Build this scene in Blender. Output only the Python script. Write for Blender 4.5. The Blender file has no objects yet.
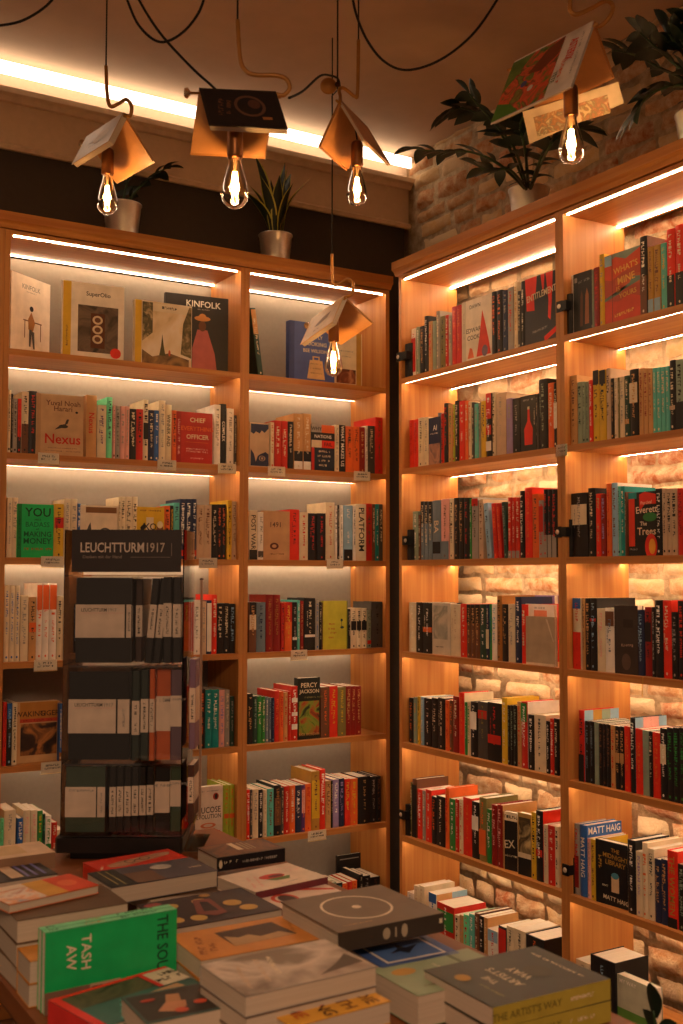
import bpy, math, random, re
from mathutils import Vector, Matrix, noise as mnoise
random.seed(7)
SC = bpy.context.scene
COL = SC.collection

# ------------------------------------------------------------------ camera
FPX, YAW, PITCH, ROLL, EYE = 1106.157, .5469, .0569, .0014, 1.45
cr = Vector((math.cos(YAW), -math.sin(YAW), 0)); cf = Vector((math.sin(YAW), math.cos(YAW), 0)); cu = Vector((0, 0, 1))
cf, cu = math.cos(PITCH)*cf + math.sin(PITCH)*cu, math.cos(PITCH)*cu - math.sin(PITCH)*cf
cr, cu = math.cos(ROLL)*cr + math.sin(ROLL)*cu, math.cos(ROLL)*cu - math.sin(ROLL)*cr
CAM = Vector((0, 0, EYE))
cd = bpy.data.cameras.new('camera'); cam = bpy.data.objects.new('camera', cd); COL.objects.link(cam)
cd.sensor_fit = 'VERTICAL'; cd.sensor_height = 36; cd.lens = 36*FPX/1024; cd.clip_start = .05
cd.dof.use_dof = True; cd.dof.focus_distance = 3.9; cd.dof.aperture_fstop = 5.6
cam.matrix_world = Matrix(((cr.x, cu.x, -cf.x, CAM.x), (cr.y, cu.y, -cf.y, CAM.y), (cr.z, cu.z, -cf.z, CAM.z), (0, 0, 0, 1)))
SC.camera = cam

# ------------------------------------------------------------------ light set-up
LED = (1.0, .73, .46); LEDF, LEDB, LEDR, COVE = 44, 18, 52, 4
RUN = {'A': [1, 1, 1, .95, .7, .5, .36], 'B': [1, 1, 1, 1, .85, .7, .6]}   # brightness of each shelf's light run, top to bottom
BULB_W, BULB_C = 1.6, (1, .55, .24)
SC.view_settings.view_transform = 'Standard'; SC.view_settings.look = 'None'
SC.view_settings.gamma = 1; SC.view_settings.use_curve_mapping = False; SC.view_settings.exposure = .27
W = bpy.data.worlds.new('world'); SC.world = W; W.use_nodes = True
W.node_tree.nodes['Background'].inputs[0].default_value = (1, .60, .36, 1)
W.node_tree.nodes['Background'].inputs[1].default_value = .13
def area(name, loc, rot, sx, sy, power, color):
    l = bpy.data.lights.new(name, 'AREA'); l.shape = 'RECTANGLE'; l.size = sx; l.size_y = sy; l.energy = power; l.color = color
    o = bpy.data.objects.new(name, l); o.location = loc; o.rotation_euler = rot; COL.objects.link(o)
area('added_room_fill', (-.6, -.8, 3.1), (0, 0, 0), 1.2, 1.2, 95, (1, .60, .36))  # unseen soft fill added behind the camera to brighten book fronts and table

# ------------------------------------------------------------------ helpers
def ray(u, v): return cf + cr*((u-341.5)/FPX) - cu*((v-512)/FPX)
def onp(u, v, ax, val):
    r = ray(u, v); return CAM + r*((val-CAM[ax])/r[ax])
def at(u, v, z):                      # point seen at (u,v) at depth z
    return CAM + ray(u, v)*z

def hexc(c):
    if isinstance(c, str): c = tuple(int(c[i:i+2], 16)/255 for i in (0, 2, 4))
    return tuple((x/12.92 if x <= .04045 else ((x+.055)/1.055)**2.4) for x in c)
PAL = dict(red='c8281c', brightred='e0301e', darkred='8a1c18', orange='e2662a', tan='c4935c', brown='6e4630', cream='dccbaa',
    white='ece4d8', grey='9a948c', darkgrey='4a4744', black='1b1a1c', navy='1f2c4c', blue='2f62a8', lightblue='90b4cc', teal='0f8a88',
    turquoise='5cbcae', green='2f8a3e', darkgreen='24453a', mint='6fe0a8', lime='a9b83a', yellow='d8b02c', gold='b48838', olive='7c7440',
    pink='e2a49a', lilac='9a86b4', purple='5a3474', beige='c4a98c', steel='6d7f8c', sage='8a9c88', emerald='18b860', brass='a06a30', khaki='a49860')
WORD = dict(brightred='bright red', darkred='dark red', darkgrey='dark grey', lightblue='light blue', darkgreen='dark green', steel='steel blue',
    sage='sage green', emerald='emerald green')
MC = {}
def nmat(key):
    m = bpy.data.materials.new(key); m.use_nodes = True; MC[key] = m
    return m, m.node_tree, m.node_tree.nodes['Principled BSDF']
def mat(c, rough=.5, metal=0, spec=.4):
    key = '%s_%s_%s' % (c, rough, metal)
    if key in MC: return MC[key]
    m, t, b = nmat(key); rgb = hexc(PAL.get(c, c))
    n = t.nodes.new('ShaderNodeTexNoise'); n.inputs['Scale'].default_value = 24
    r = t.nodes.new('ShaderNodeValToRGB'); r.color_ramp.elements[0].position = .3; r.color_ramp.elements[1].position = .7
    r.color_ramp.elements[0].color = tuple(x*.88 for x in rgb)+(1,); r.color_ramp.elements[1].color = tuple(min(1, x*1.08) for x in rgb)+(1,)
    tc = t.nodes.new('ShaderNodeTexCoord'); t.links.new(tc.outputs['Object'], n.inputs['Vector'])
    t.links.new(n.outputs['Fac'], r.inputs['Fac']); t.links.new(r.outputs['Color'], b.inputs['Base Color'])
    b.inputs['Roughness'].default_value = rough; b.inputs['Metallic'].default_value = metal; b.inputs['Specular IOR Level'].default_value = spec
    return m
def photo(cols, scale=9, dist=1.5, seed=0):        # printed picture: several inks in irregular patches
    key = 'print_%s_%s_%s_%s' % ('_'.join(cols), scale, dist, seed)
    if key in MC: return MC[key]
    m, t, b = nmat(key); tc = t.nodes.new('ShaderNodeTexCoord'); mp = t.nodes.new('ShaderNodeMapping')
    mp.inputs['Location'].default_value = (seed*3.1, seed*1.7, seed)
    n = t.nodes.new('ShaderNodeTexNoise'); n.inputs['Scale'].default_value = scale; n.inputs['Distortion'].default_value = dist; n.inputs['Detail'].default_value = 6
    r = t.nodes.new('ShaderNodeValToRGB'); e = r.color_ramp.elements; k = len(cols)
    for i, c in enumerate(cols):
        p = .32 + .36*i/(k-1)
        el = e[i] if i < 2 else e.new(p)
        el.position = p; el.color = hexc(PAL.get(c, c))+(1,)
    for i, c in enumerate(cols):
        e[i].position = .32+.36*i/(k-1); e[i].color = hexc(PAL.get(c, c))+(1,)
    t.links.new(tc.outputs['Object'], mp.inputs[0]); t.links.new(mp.outputs[0], n.inputs['Vector'])
    t.links.new(n.outputs['Fac'], r.inputs['Fac']); t.links.new(r.outputs['Color'], b.inputs['Base Color']); b.inputs['Roughness'].default_value = .45
    return m
def wood(key, stretch, c0='ab682f', c1='c48846', rough=.5):
    m, t, b = nmat(key); tc = t.nodes.new('ShaderNodeTexCoord'); mp = t.nodes.new('ShaderNodeMapping'); mp.inputs['Scale'].default_value = stretch
    n = t.nodes.new('ShaderNodeTexNoise'); n.inputs['Scale'].default_value = 3; n.inputs['Detail'].default_value = 8; n.inputs['Distortion'].default_value = .6
    r = t.nodes.new('ShaderNodeValToRGB'); e = r.color_ramp.elements
    e[0].position = .3; e[0].color = hexc(c0)+(1,); e[1].position = .68; e[1].color = hexc(c1)+(1,)
    bp = t.nodes.new('ShaderNodeBump'); bp.inputs['Strength'].default_value = .08
    t.links.new(tc.outputs['Object'], mp.inputs[0]); t.links.new(mp.outputs[0], n.inputs['Vector']); t.links.new(n.outputs['Fac'], r.inputs['Fac'])
    t.links.new(r.outputs['Color'], b.inputs['Base Color']); t.links.new(n.outputs['Fac'], bp.inputs['Height']); t.links.new(bp.outputs['Normal'], b.inputs['Normal'])
    b.inputs['Roughness'].default_value = rough
    return m
def emis(key, color, s):
    m, t, b = nmat(key); b.inputs['Base Color'].default_value = (.8, .7, .6, 1)
    b.inputs['Emission Color'].default_value = color+(1,); b.inputs['Emission Strength'].default_value = s
    return m
def plaster(key, c, bump=.15, scale=40):
    m, t, b = nmat(key); n = t.nodes.new('ShaderNodeTexNoise'); n.inputs['Scale'].default_value = scale; n.inputs['Detail'].default_value = 6
    r = t.nodes.new('ShaderNodeValToRGB'); rgb = hexc(c)
    r.color_ramp.elements[0].color = tuple(x*.9 for x in rgb)+(1,); r.color_ramp.elements[1].color = tuple(min(1, x*1.1) for x in rgb)+(1,)
    bp = t.nodes.new('ShaderNodeBump'); bp.inputs['Strength'].default_value = bump; bp.inputs['Distance'].default_value = .01
    tc = t.nodes.new('ShaderNodeTexCoord'); t.links.new(tc.outputs['Object'], n.inputs['Vector'])
    t.links.new(n.outputs['Fac'], r.inputs['Fac']); t.links.new(r.outputs['Color'], b.inputs['Base Color'])
    t.links.new(n.outputs['Fac'], bp.inputs['Height']); t.links.new(bp.outputs['Normal'], b.inputs['Normal']); b.inputs['Roughness'].default_value = .85
    return m
def clear(key, tint=(1, 1, 1), gloss=.08, rough=.02):
    m = bpy.data.materials.new(key); m.use_nodes = True; MC[key] = m; t = m.node_tree; t.nodes.clear()
    o = t.nodes.new('ShaderNodeOutputMaterial'); mx = t.nodes.new('ShaderNodeMixShader'); tr = t.nodes.new('ShaderNodeBsdfTransparent')
    g = t.nodes.new('ShaderNodeBsdfGlossy'); lw = t.nodes.new('ShaderNodeLayerWeight'); lw.inputs['Blend'].default_value = .25
    ad = t.nodes.new('ShaderNodeMath'); ad.operation = 'ADD'; ad.inputs[1].default_value = gloss; ad.use_clamp = True
    tr.inputs['Color'].default_value = tint+(1,); g.inputs['Roughness'].default_value = rough
    t.links.new(lw.outputs['Fresnel'], ad.inputs[0]); t.links.new(ad.outputs[0], mx.inputs[0])
    t.links.new(tr.outputs[0], mx.inputs[1]); t.links.new(g.outputs[0], mx.inputs[2]); t.links.new(mx.outputs[0], o.inputs[0])
    return m

class MB:
    def __init__(s): s.v = []; s.f = []; s.m = []; s.mats = []
    def mi(s, m):
        if m not in s.mats: s.mats.append(m)
        return s.mats.index(m)
    def add(s, vs, fs, m):
        b = len(s.v); s.v += [Vector(v) for v in vs]; k = s.mi(m)
        for f in fs: s.f.append([b+i for i in f]); s.m.append(k)
    def box(s, x0, y0, z0, x1, y1, z1, m, M=None):
        vs = [Vector((x, y, z)) for z in (z0, z1) for y in (y0, y1) for x in (x0, x1)]
        if M: vs = [M @ v for v in vs]
        s.add(vs, [(0, 2, 3, 1), (4, 5, 7, 6), (0, 1, 5, 4), (2, 6, 7, 3), (0, 4, 6, 2), (1, 3, 7, 5)], m)
    def prism(s, prof, z0, z1, m, M=None):            # profile in xy, extruded in z
        n = len(prof); vs = [Vector((x, y, z0)) for x, y in prof]+[Vector((x, y, z1)) for x, y in prof]
        if M: vs = [M @ v for v in vs]
        s.add(vs, [tuple(range(n))[::-1], tuple(range(n, 2*n))]+[(i, (i+1) % n, n+(i+1) % n, n+i) for i in range(n)], m)
    def tube(s, pts, r, m, n=8, cap=True):
        pts = [Vector(p) for p in pts]; rs = r if isinstance(r, (list, tuple)) else [r]*len(pts)
        ref = Vector((0, 0, 1)); vs = []; fs = []; side = None
        for i, p in enumerate(pts):
            t = (pts[min(i+1, len(pts)-1)]-pts[max(i-1, 0)]).normalized()
            if side is None:
                side = t.cross(ref)
                if side.length < .1: side = t.cross(Vector((1, 0, 0)))
            side = (side - t*side.dot(t)).normalized(); up = side.cross(t)
            for k in range(n):
                a = 2*math.pi*k/n; vs.append(p+(side*math.cos(a)+up*math.sin(a))*rs[i])
        for i in range(len(pts)-1):
            for k in range(n): fs.append((i*n+k, i*n+(k+1) % n, (i+1)*n+(k+1) % n, (i+1)*n+k))
        if cap: fs += [tuple(range(n))[::-1], tuple(range((len(pts)-1)*n, len(pts)*n))]
        s.add(vs, fs, m)
    def lathe(s, prof, m, n=24, M=None, c=(0, 0, 0)):  # profile (r,z)
        vs = []; fs = []; c = Vector(c)
        for r, z in prof:
            for k in range(n):
                a = 2*math.pi*k/n; v = c+Vector((r*math.cos(a), r*math.sin(a), z)); vs.append(M @ v if M else v)
        for i in range(len(prof)-1):
            for k in range(n): fs.append((i*n+k, i*n+(k+1) % n, (i+1)*n+(k+1) % n, (i+1)*n+k))
        s.add(vs, fs, m)
    def build(s, name, parent=None, smooth=False, loc=None):
        me = bpy.data.meshes.new(name); me.from_pydata([tuple(v) for v in s.v], [], s.f)
        for m in s.mats: me.materials.append(m)
        me.polygons.foreach_set('material_index', s.m)
        if smooth: me.polygons.foreach_set('use_smooth', [True]*len(s.f))
        me.update(); o = bpy.data.objects.new(name, me); COL.objects.link(o)
        if parent: o.parent = parent
        if loc: o.location = loc
        return o

def smoothpath(pts, k=6):
    P = [Vector(p) for p in pts]; P = [P[0]]+P+[P[-1]]; out = []
    for i in range(1, len(P)-2):
        for j in range(k):
            t = j/k; a, b, c, d = P[i-1], P[i], P[i+1], P[i+2]
            out.append(.5*((2*b)+(c-a)*t+(2*a-5*b+4*c-d)*t*t+(3*b-a-3*c+d)*t**3))
    out.append(P[-2]); return out

TX = {}
def textgeo(txt):
    if txt in TX: return TX[txt]
    c = bpy.data.curves.new('lettering', 'FONT'); c.body = txt; c.align_x = 'CENTER'; c.align_y = 'CENTER'; c.size = 1; c.resolution_u = 2; c.offset = .012
    o = bpy.data.objects.new('lettering', c); COL.objects.link(o); dg = bpy.context.evaluated_depsgraph_get()
    me = bpy.data.meshes.new_from_object(o.evaluated_get(dg)); vs = [v.co.copy() for v in me.vertices]; fs = [tuple(p.vertices) for p in me.polygons]
    bpy.data.objects.remove(o); bpy.data.curves.remove(c); bpy.data.meshes.remove(me)
    xs = [v.x for v in vs]; ys = [v.y for v in vs]; cx, cy = (min(xs)+max(xs))/2, (min(ys)+max(ys))/2
    h = max(ys)-min(ys); vs = [Vector(((v.x-cx)/h, (v.y-cy)/h, 0)) for v in vs]
    TX[txt] = (vs, fs, (max(xs)-min(xs))/h); return TX[txt]

def tag(o, label, cat, group=None, kind=None):
    if label: o['label'] = label
    if cat: o['category'] = cat
    if group: o['group'] = group
    if kind: o['kind'] = kind
    return o
def empty(name, loc=(0, 0, 0), rz=0):
    o = bpy.data.objects.new(name, None); o.empty_display_size = .05; COL.objects.link(o); o.location = loc; o.rotation_euler = (0, 0, rz); return o

# art on a plane: origin O, unit axes A (right) and B (up), normal N, size w,h ; items painted as thin layers
def art(mb, O, A, B, N, w, h, items, eps=.00025):
    O, A, B, N = Vector(O), Vector(A), Vector(B), Vector(N)
    for i, it in enumerate(items):
        k = it[0]; d = N*(eps*(i+1))
        def P(a, b): return O+A*(a*w)+B*(b*h)+d
        M_ = it[-1] if not isinstance(it[-1], str) else mat(it[-1])
        if k == 'R': _, a0, b0, a1, b1, _m = it; mb.add([P(a0, b0), P(a1, b0), P(a1, b1), P(a0, b1)], [(0, 1, 2, 3)], M_)
        elif k == 'P': mb.add([P(a, b) for a, b in it[1]], [tuple(range(len(it[1])))], M_)
        elif k == 'E':                                   # ellipse cx cy rx ry
            _, a, b, ra, rb, _m = it; mb.add([P(a+ra*math.cos(t*math.pi/9), b+rb*math.sin(t*math.pi/9)) for t in range(18)], [tuple(range(18))], M_)
        elif k == 'O':                                   # ring a b ra rb thickness
            _, a, b, ra, rb, q, _m = it; vs = []
            for t in range(36):
                c_, s_ = math.cos(t*math.pi/18), math.sin(t*math.pi/18); vs += [P(a+ra*c_, b+rb*s_), P(a+ra*q*c_, b+rb*q*s_)]
            mb.add(vs, [(2*t, (2*t+2) % 72, (2*t+3) % 72, 2*t+1) for t in range(36)], M_)
        elif k == 'T':                                   # text a b height(m) rotation
            _, txt, a, b, hh, rot, _m = it; vs, fs, r = textgeo(txt); ca, sa = math.cos(math.radians(rot)), math.sin(math.radians(rot))
            lim = (w if abs(ca) > .5 else h)*.92; q = min(1, lim/(r*hh)) if r*hh > 0 else 1
            c0 = P(a, b); mb.add([c0+A*((v.x*ca*q-v.y*sa)*hh)+B*((v.x*sa*q+v.y*ca)*hh) for v in vs], fs, M_)
        elif k == 'W':                                   # text squeezed into an exact width and height (m)
            _, txt, a, b, ww, hh, rot, _m = it; vs, fs, r = textgeo(txt); ca, sa = math.cos(math.radians(rot)), math.sin(math.radians(rot)); q = ww/(r*hh)
            c0 = P(a, b); mb.add([c0+A*((v.x*ca*q-v.y*sa)*hh)+B*((v.x*sa*q+v.y*ca)*hh) for v in vs], fs, M_)
        elif k == 'M':                                   # a line of small unreadable marks: a b length height rot
            _, a, b, L, hh, rot, _m = it; ca, sa = math.cos(math.radians(rot)), math.sin(math.radians(rot)); x = -L/2; c0 = P(a, b)
            while x < L/2-hh*.3:
                ww = hh*random.uniform(.35, .8)
                if random.random() > .14:
                    for (px, py, qx, qy) in ((0, -.5, .3, .5), (.3, random.choice((-.5, 0, .3)), 1, random.choice((-.25, .5)))):
                        if py > qy: py, qy = qy, py
                        if qy-py < .15: qy = py+.2
                        q4 = [(x+px*ww, py*hh), (x+qx*ww, py*hh), (x+qx*ww, qy*hh), (x+px*ww, qy*hh)]
                        mb.add([c0+A*(s*ca-t*sa)+B*(s*sa+t*ca) for s, t in q4], [(0, 1, 2, 3)], M_)
                x += ww+hh*.22

# ------------------------------------------------------------------ materials of the room
WV = wood('oak_vertical', (14, 14, .5)); WX = wood('oak_along_x', (.5, 14, 14)); WY = wood('oak_along_y', (14, .5, 14))
PAPER, n_, b_ = nmat('paper')
def paper():
    t = n_; tc = t.nodes.new('ShaderNodeTexCoord'); mp = t.nodes.new('ShaderNodeMapping'); mp.inputs['Scale'].default_value = (600, 8, 600)
    n = t.nodes.new('ShaderNodeTexNoise'); n.inputs['Scale'].default_value = 1; r = t.nodes.new('ShaderNodeValToRGB')
    r.color_ramp.elements[0].color = (.52, .45, .35, 1); r.color_ramp.elements[1].color = (.82, .75, .64, 1)
    t.links.new(tc.outputs['Object'], mp.inputs[0]); t.links.new(mp.outputs[0], n.inputs['Vector']); t.links.new(n.outputs['Fac'], r.inputs['Fac'])
    t.links.new(r.outputs['Color'], b_.inputs['Base Color']); b_.inputs['Roughness'].default_value = .8
paper()
def ledm(wall, i, rear): k = 'led_%s_%d_%d' % (wall, i, rear); return MC.get(k) or emis(k, LED, (LEDF if not rear else (LEDB if wall == 'A' else LEDR))*RUN[wall][i])
COVEM = emis('led_cove', (1, .80, .58), COVE)
BRASS = mat('b07c40', .35, .6); STEEL = mat('b8b0a8', .3, 1); BLACKM = mat('121110', .45); CORD = mat('141210', .8)
ACRYL = clear('acrylic', (.98, .98, .98), .015)

# ------------------------------------------------------------------ the room
XR, YL = 2.403, 3.72                   # front planes of the two rows of bookcases
YW, XW, CEIL = 4.02, 2.76, 3.305        # dark wall, brick wall, ceiling
def struct(mb, name, **k): o = mb.build(name, **k); o['kind'] = 'structure'; return o
m = MB(); m.box(-2, -1.5, -.05, 3.0, 4.2, 0, wood('floorboards', (.6, 5, 5), '3a2416', '5c3a22')); struct(m, 'floor')
m = MB(); m.box(-2, -1.5, CEIL, 3.0, 4.2, CEIL+.05, plaster('ceiling_plaster', 'ccb094', .1, 12)); struct(m, 'ceiling')
m = MB(); m.box(-2, YW, 0, 2.95, YW+.1, CEIL, plaster('dark_paint', '453c34', .1)); struct(m, 'wall_back')
CREAMP = plaster('cream_paint', 'cbb095', .05)
m = MB(); m.box(-2, YW-.035, 3.0, 2.95, YW, 3.16, CREAMP); m.box(-2, YW-.02, 3.215, 2.95, YW, CEIL, CREAMP); struct(m, 'trim_1')
cp = mat('cdb498', .6)
m = MB(); m.prism([(YW-.05, 2.985), (YW-.035, 2.985), (YW-.035, 3.01), (YW-.045, 3.01), (YW-.055, 3.0)], -2, 2.95, cp, Matrix(((0, 0, 1, 0), (1, 0, 0, 0), (0, 1, 0, 0), (0, 0, 0, 1)))); struct(m, 'trim_2')
m = MB(); m.prism([(YW, 3.16), (YW-.055, 3.16), (YW-.065, 3.175), (YW-.085, 3.18), (YW-.085, 3.2), (YW-.06, 3.205), (YW-.05, 3.215), (YW, 3.215)], -2, 2.95, cp, Matrix(((0, 0, 1, 0), (1, 0, 0, 0), (0, 1, 0, 0), (0, 0, 0, 1)))); struct(m, 'trim_3')
m = MB(); m.box(-2, YW-.095, 3.243, 2.75, YW-.08, 3.287, COVEM); o = m.build('cove_light_strip'); tag(o, 'bright warm LED strip running above the moulding under the ceiling', 'light strip')

# brick wall: every brick its own jittered block in one structure mesh
bm_cols = ['b4703c', 'c08a58', 'd0aa78', 'a45a30', 'caa67c', 'b07c4c', 'dcc098']
def brickmat(c, i):
    m, t, b = nmat('brick_%d' % i); n = t.nodes.new('ShaderNodeTexNoise'); n.inputs['Scale'].default_value = 26; n.inputs['Detail'].default_value = 9; n.inputs['Roughness'].default_value = .7
    r = t.nodes.new('ShaderNodeValToRGB'); e = r.color_ramp.elements; e[0].position = .36; e[0].color = hexc(c)+(1,); e[1].position = .72; e[1].color = hexc('d8c09c')+(1,)
    bp = t.nodes.new('ShaderNodeBump'); bp.inputs['Strength'].default_value = 1; bp.inputs['Distance'].default_value = .012
    tc = t.nodes.new('ShaderNodeTexCoord'); t.links.new(tc.outputs['Object'], n.inputs['Vector'])
    t.links.new(n.outputs['Fac'], r.inputs['Fac']); t.links.new(r.outputs['Color'], b.inputs['Base Color']); t.links.new(n.outputs['Fac'], bp.inputs['Height'])
    t.links.new(bp.outputs['Normal'], b.inputs['Normal']); b.inputs['Roughness'].default_value = .95
    return m
BM = [brickmat(c, i) for i, c in enumerate(bm_cols)]
m = MB(); m.box(XW+.014, .9, 0, XW+.15, YW+.1, CEIL, brickmat('a08462', 9))
z = .02; rr = random.Random(3)
while z < CEIL:
    hgt = rr.uniform(.06, .10); y = YW-rr.uniform(0, .2)
    while y > .95:
        ln = rr.uniform(.12, .28); y1 = min(y, YW-.004); y0 = y-ln+.005
        NY, NZ = 10, 6; vs = []; wob = rr.random()*40
        for k in range(NZ+1):
            for j in range(NY+1):
                a, b = j/NY, k/NZ; yy = y0+(y1-y0)*a; zz = z+(min(hgt, CEIL-z)-.005)*b
                ed = min(a, 1-a)*NY*.6; ez = min(b, 1-b)*NZ*.6; edge = min(1, ed*.8, ez*.9)**.7
                nv = mnoise.noise(Vector((yy*9, zz*9, wob)))+.5*mnoise.noise(Vector((yy*34, zz*34, wob+3)))
                vs.append((XW+.020-edge*(.020+.022*nv), yy+mnoise.noise(Vector((zz*14, yy*6, wob)))*.008, zz+mnoise.noise(Vector((yy*11, zz*5, wob+7)))*.009))
        fs = [(k*(NY+1)+j, k*(NY+1)+j+1, (k+1)*(NY+1)+j+1, (k+1)*(NY+1)+j) for k in range(NZ) for j in range(NY)]
        m.add(vs, fs, BM[rr.randrange(len(BM))]); y -= ln
    z += hgt
o = struct(m, 'wall_right', smooth=True)

# ------------------------------------------------------------------ bookcases
ZS = {1: .759, 2: .408, 3: .057, 4: -.291, 5: -.633, 6: -.981, 7: -1.33}
ZS = {k: v+EYE for k, v in ZS.items()}
ZT = 1.218+EYE
TH = .021; DEP = .27
def bookcase(wall, a0, a1, label, t0=.018, t1=.018, back=None, dead=()):
    # a0..a1: outer span along the wall measured left to right as seen
    if wall == 'A': root = empty('bookcase', (a0, YL, 0)); wm = WX
    else: root = empty('bookcase', (XR, a0, 0), -math.pi/2); wm = WX
    wd = abs(a1-a0); tag(root, label, 'bookcase', 'lit wooden bookcases along the two walls')
    for x in (0, wd-t0):
        m = MB(); m.box(x, 0, 0, x+t0, DEP, ZT-.055, WV); m.build('side_panel', root)
    m = MB(); m.box(t0, .0, ZT-.07, wd-t0, DEP, ZT-.056, wm); tp = m.build('top_board', root)
    zs = [(ZT-.07, True)]
    for i in range(1, 8):
        z = ZS[i]; m = MB(); m.box(t0, 0, z-TH+.005, wd-t0, DEP-.004, z, wm); m.box(t0, 0, z-TH, wd-t0, .007, z-TH+.005, wm); m.box(t0, DEP-.036, z-TH-.0005, wd-t0, DEP-.0335, z-TH+.005, wm)
        sh = m.build('shelf', root); zs.append((z-TH+.005, sh))
    for i, (z, sh) in enumerate(zs[:-1]):
        par = tp if sh is True else sh
        if i in dead: continue                         # this light run is out in the photo
        m = MB(); m.box(t0+.011, .0072, z-.0038, wd-t0-.011, .0125, z-.0003, ledm(wall, i, 0)); m.build('led_strip', par)
        m = MB(); m.box(t0+.001, DEP-.033, z-.0052, wd-t0-.001, DEP-.026, z-.0003, ledm(wall, i, 1)); m.build('led_strip', par)
    m = MB(); m.box(t0, .01, 0, wd-t0, .028, ZS[7]-TH, wm); m.build('plinth', root)
    if back:
        m = MB(); m.box(.002, DEP, .05, wd-.002, DEP+.012, ZT-.075, back); m.build('back_panel', root)
    return root
BACKM = plaster('pale_back_panel', '8e857a', .03, 60)
LW0, LW1, LN0, LN1 = .957-.018, 1.8365, 1.8375, 2.475+.018
bookcase('A', LW0, LW1, 'wide wooden bookcase with pale back, left end of dark wall', back=BACKM, dead=(4,))
bookcase('A', LN0, LN1, 'narrow wooden bookcase with pale back, next to the corner', back=BACKM)
bookcase('A', LW0-.9, LW0-.001, 'wooden bookcase cut off by the left frame edge, only its edge showing', back=BACKM)
RF0, RF1, RN1 = 3.520, 2.6125, 1.71
bookcase('B', RF0, RF1, 'open-backed wooden bookcase against bricks, next to the corner')
bookcase('B', RF1-.001, RN1, 'open-backed wooden bookcase against bricks, cut by right frame edge')
def cornice(name, lab, prof, a, b, M):
    m = MB(); m.prism(prof, a, b, WX if name == 'A' else WY, M); o = m.build('cornice_board'); tag(o, lab, 'cornice', 'wooden cornice boards on the bookcases')
MA = Matrix(((0, 0, 1, 0), (1, 0, 0, 0), (0, 1, 0, 0), (0, 0, 0, 1)))
cornice('A', 'wooden cornice board capping the two pale-backed bookcases', [(YL-.012, ZT-.038), (YL-.004, ZT-.052), (YL+DEP, ZT-.0545), (YL+DEP, ZT), (YL-.022, ZT), (YL-.022, ZT-.03)], LW0-.9, LN1+.005, MA)
MBm = Matrix(((1, 0, 0, 0), (0, 0, 1, 0), (0, 1, 0, 0), (0, 0, 0, 1)))
cornice('B', 'wooden cornice board capping the two brick-wall bookcases', [(XR-.012, ZT-.038), (XR-.004, ZT-.052), (XR+DEP, ZT-.0545), (XR+DEP, ZT), (XR-.022, ZT), (XR-.022, ZT-.03)], RN1, RF0+.018, MBm)

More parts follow.
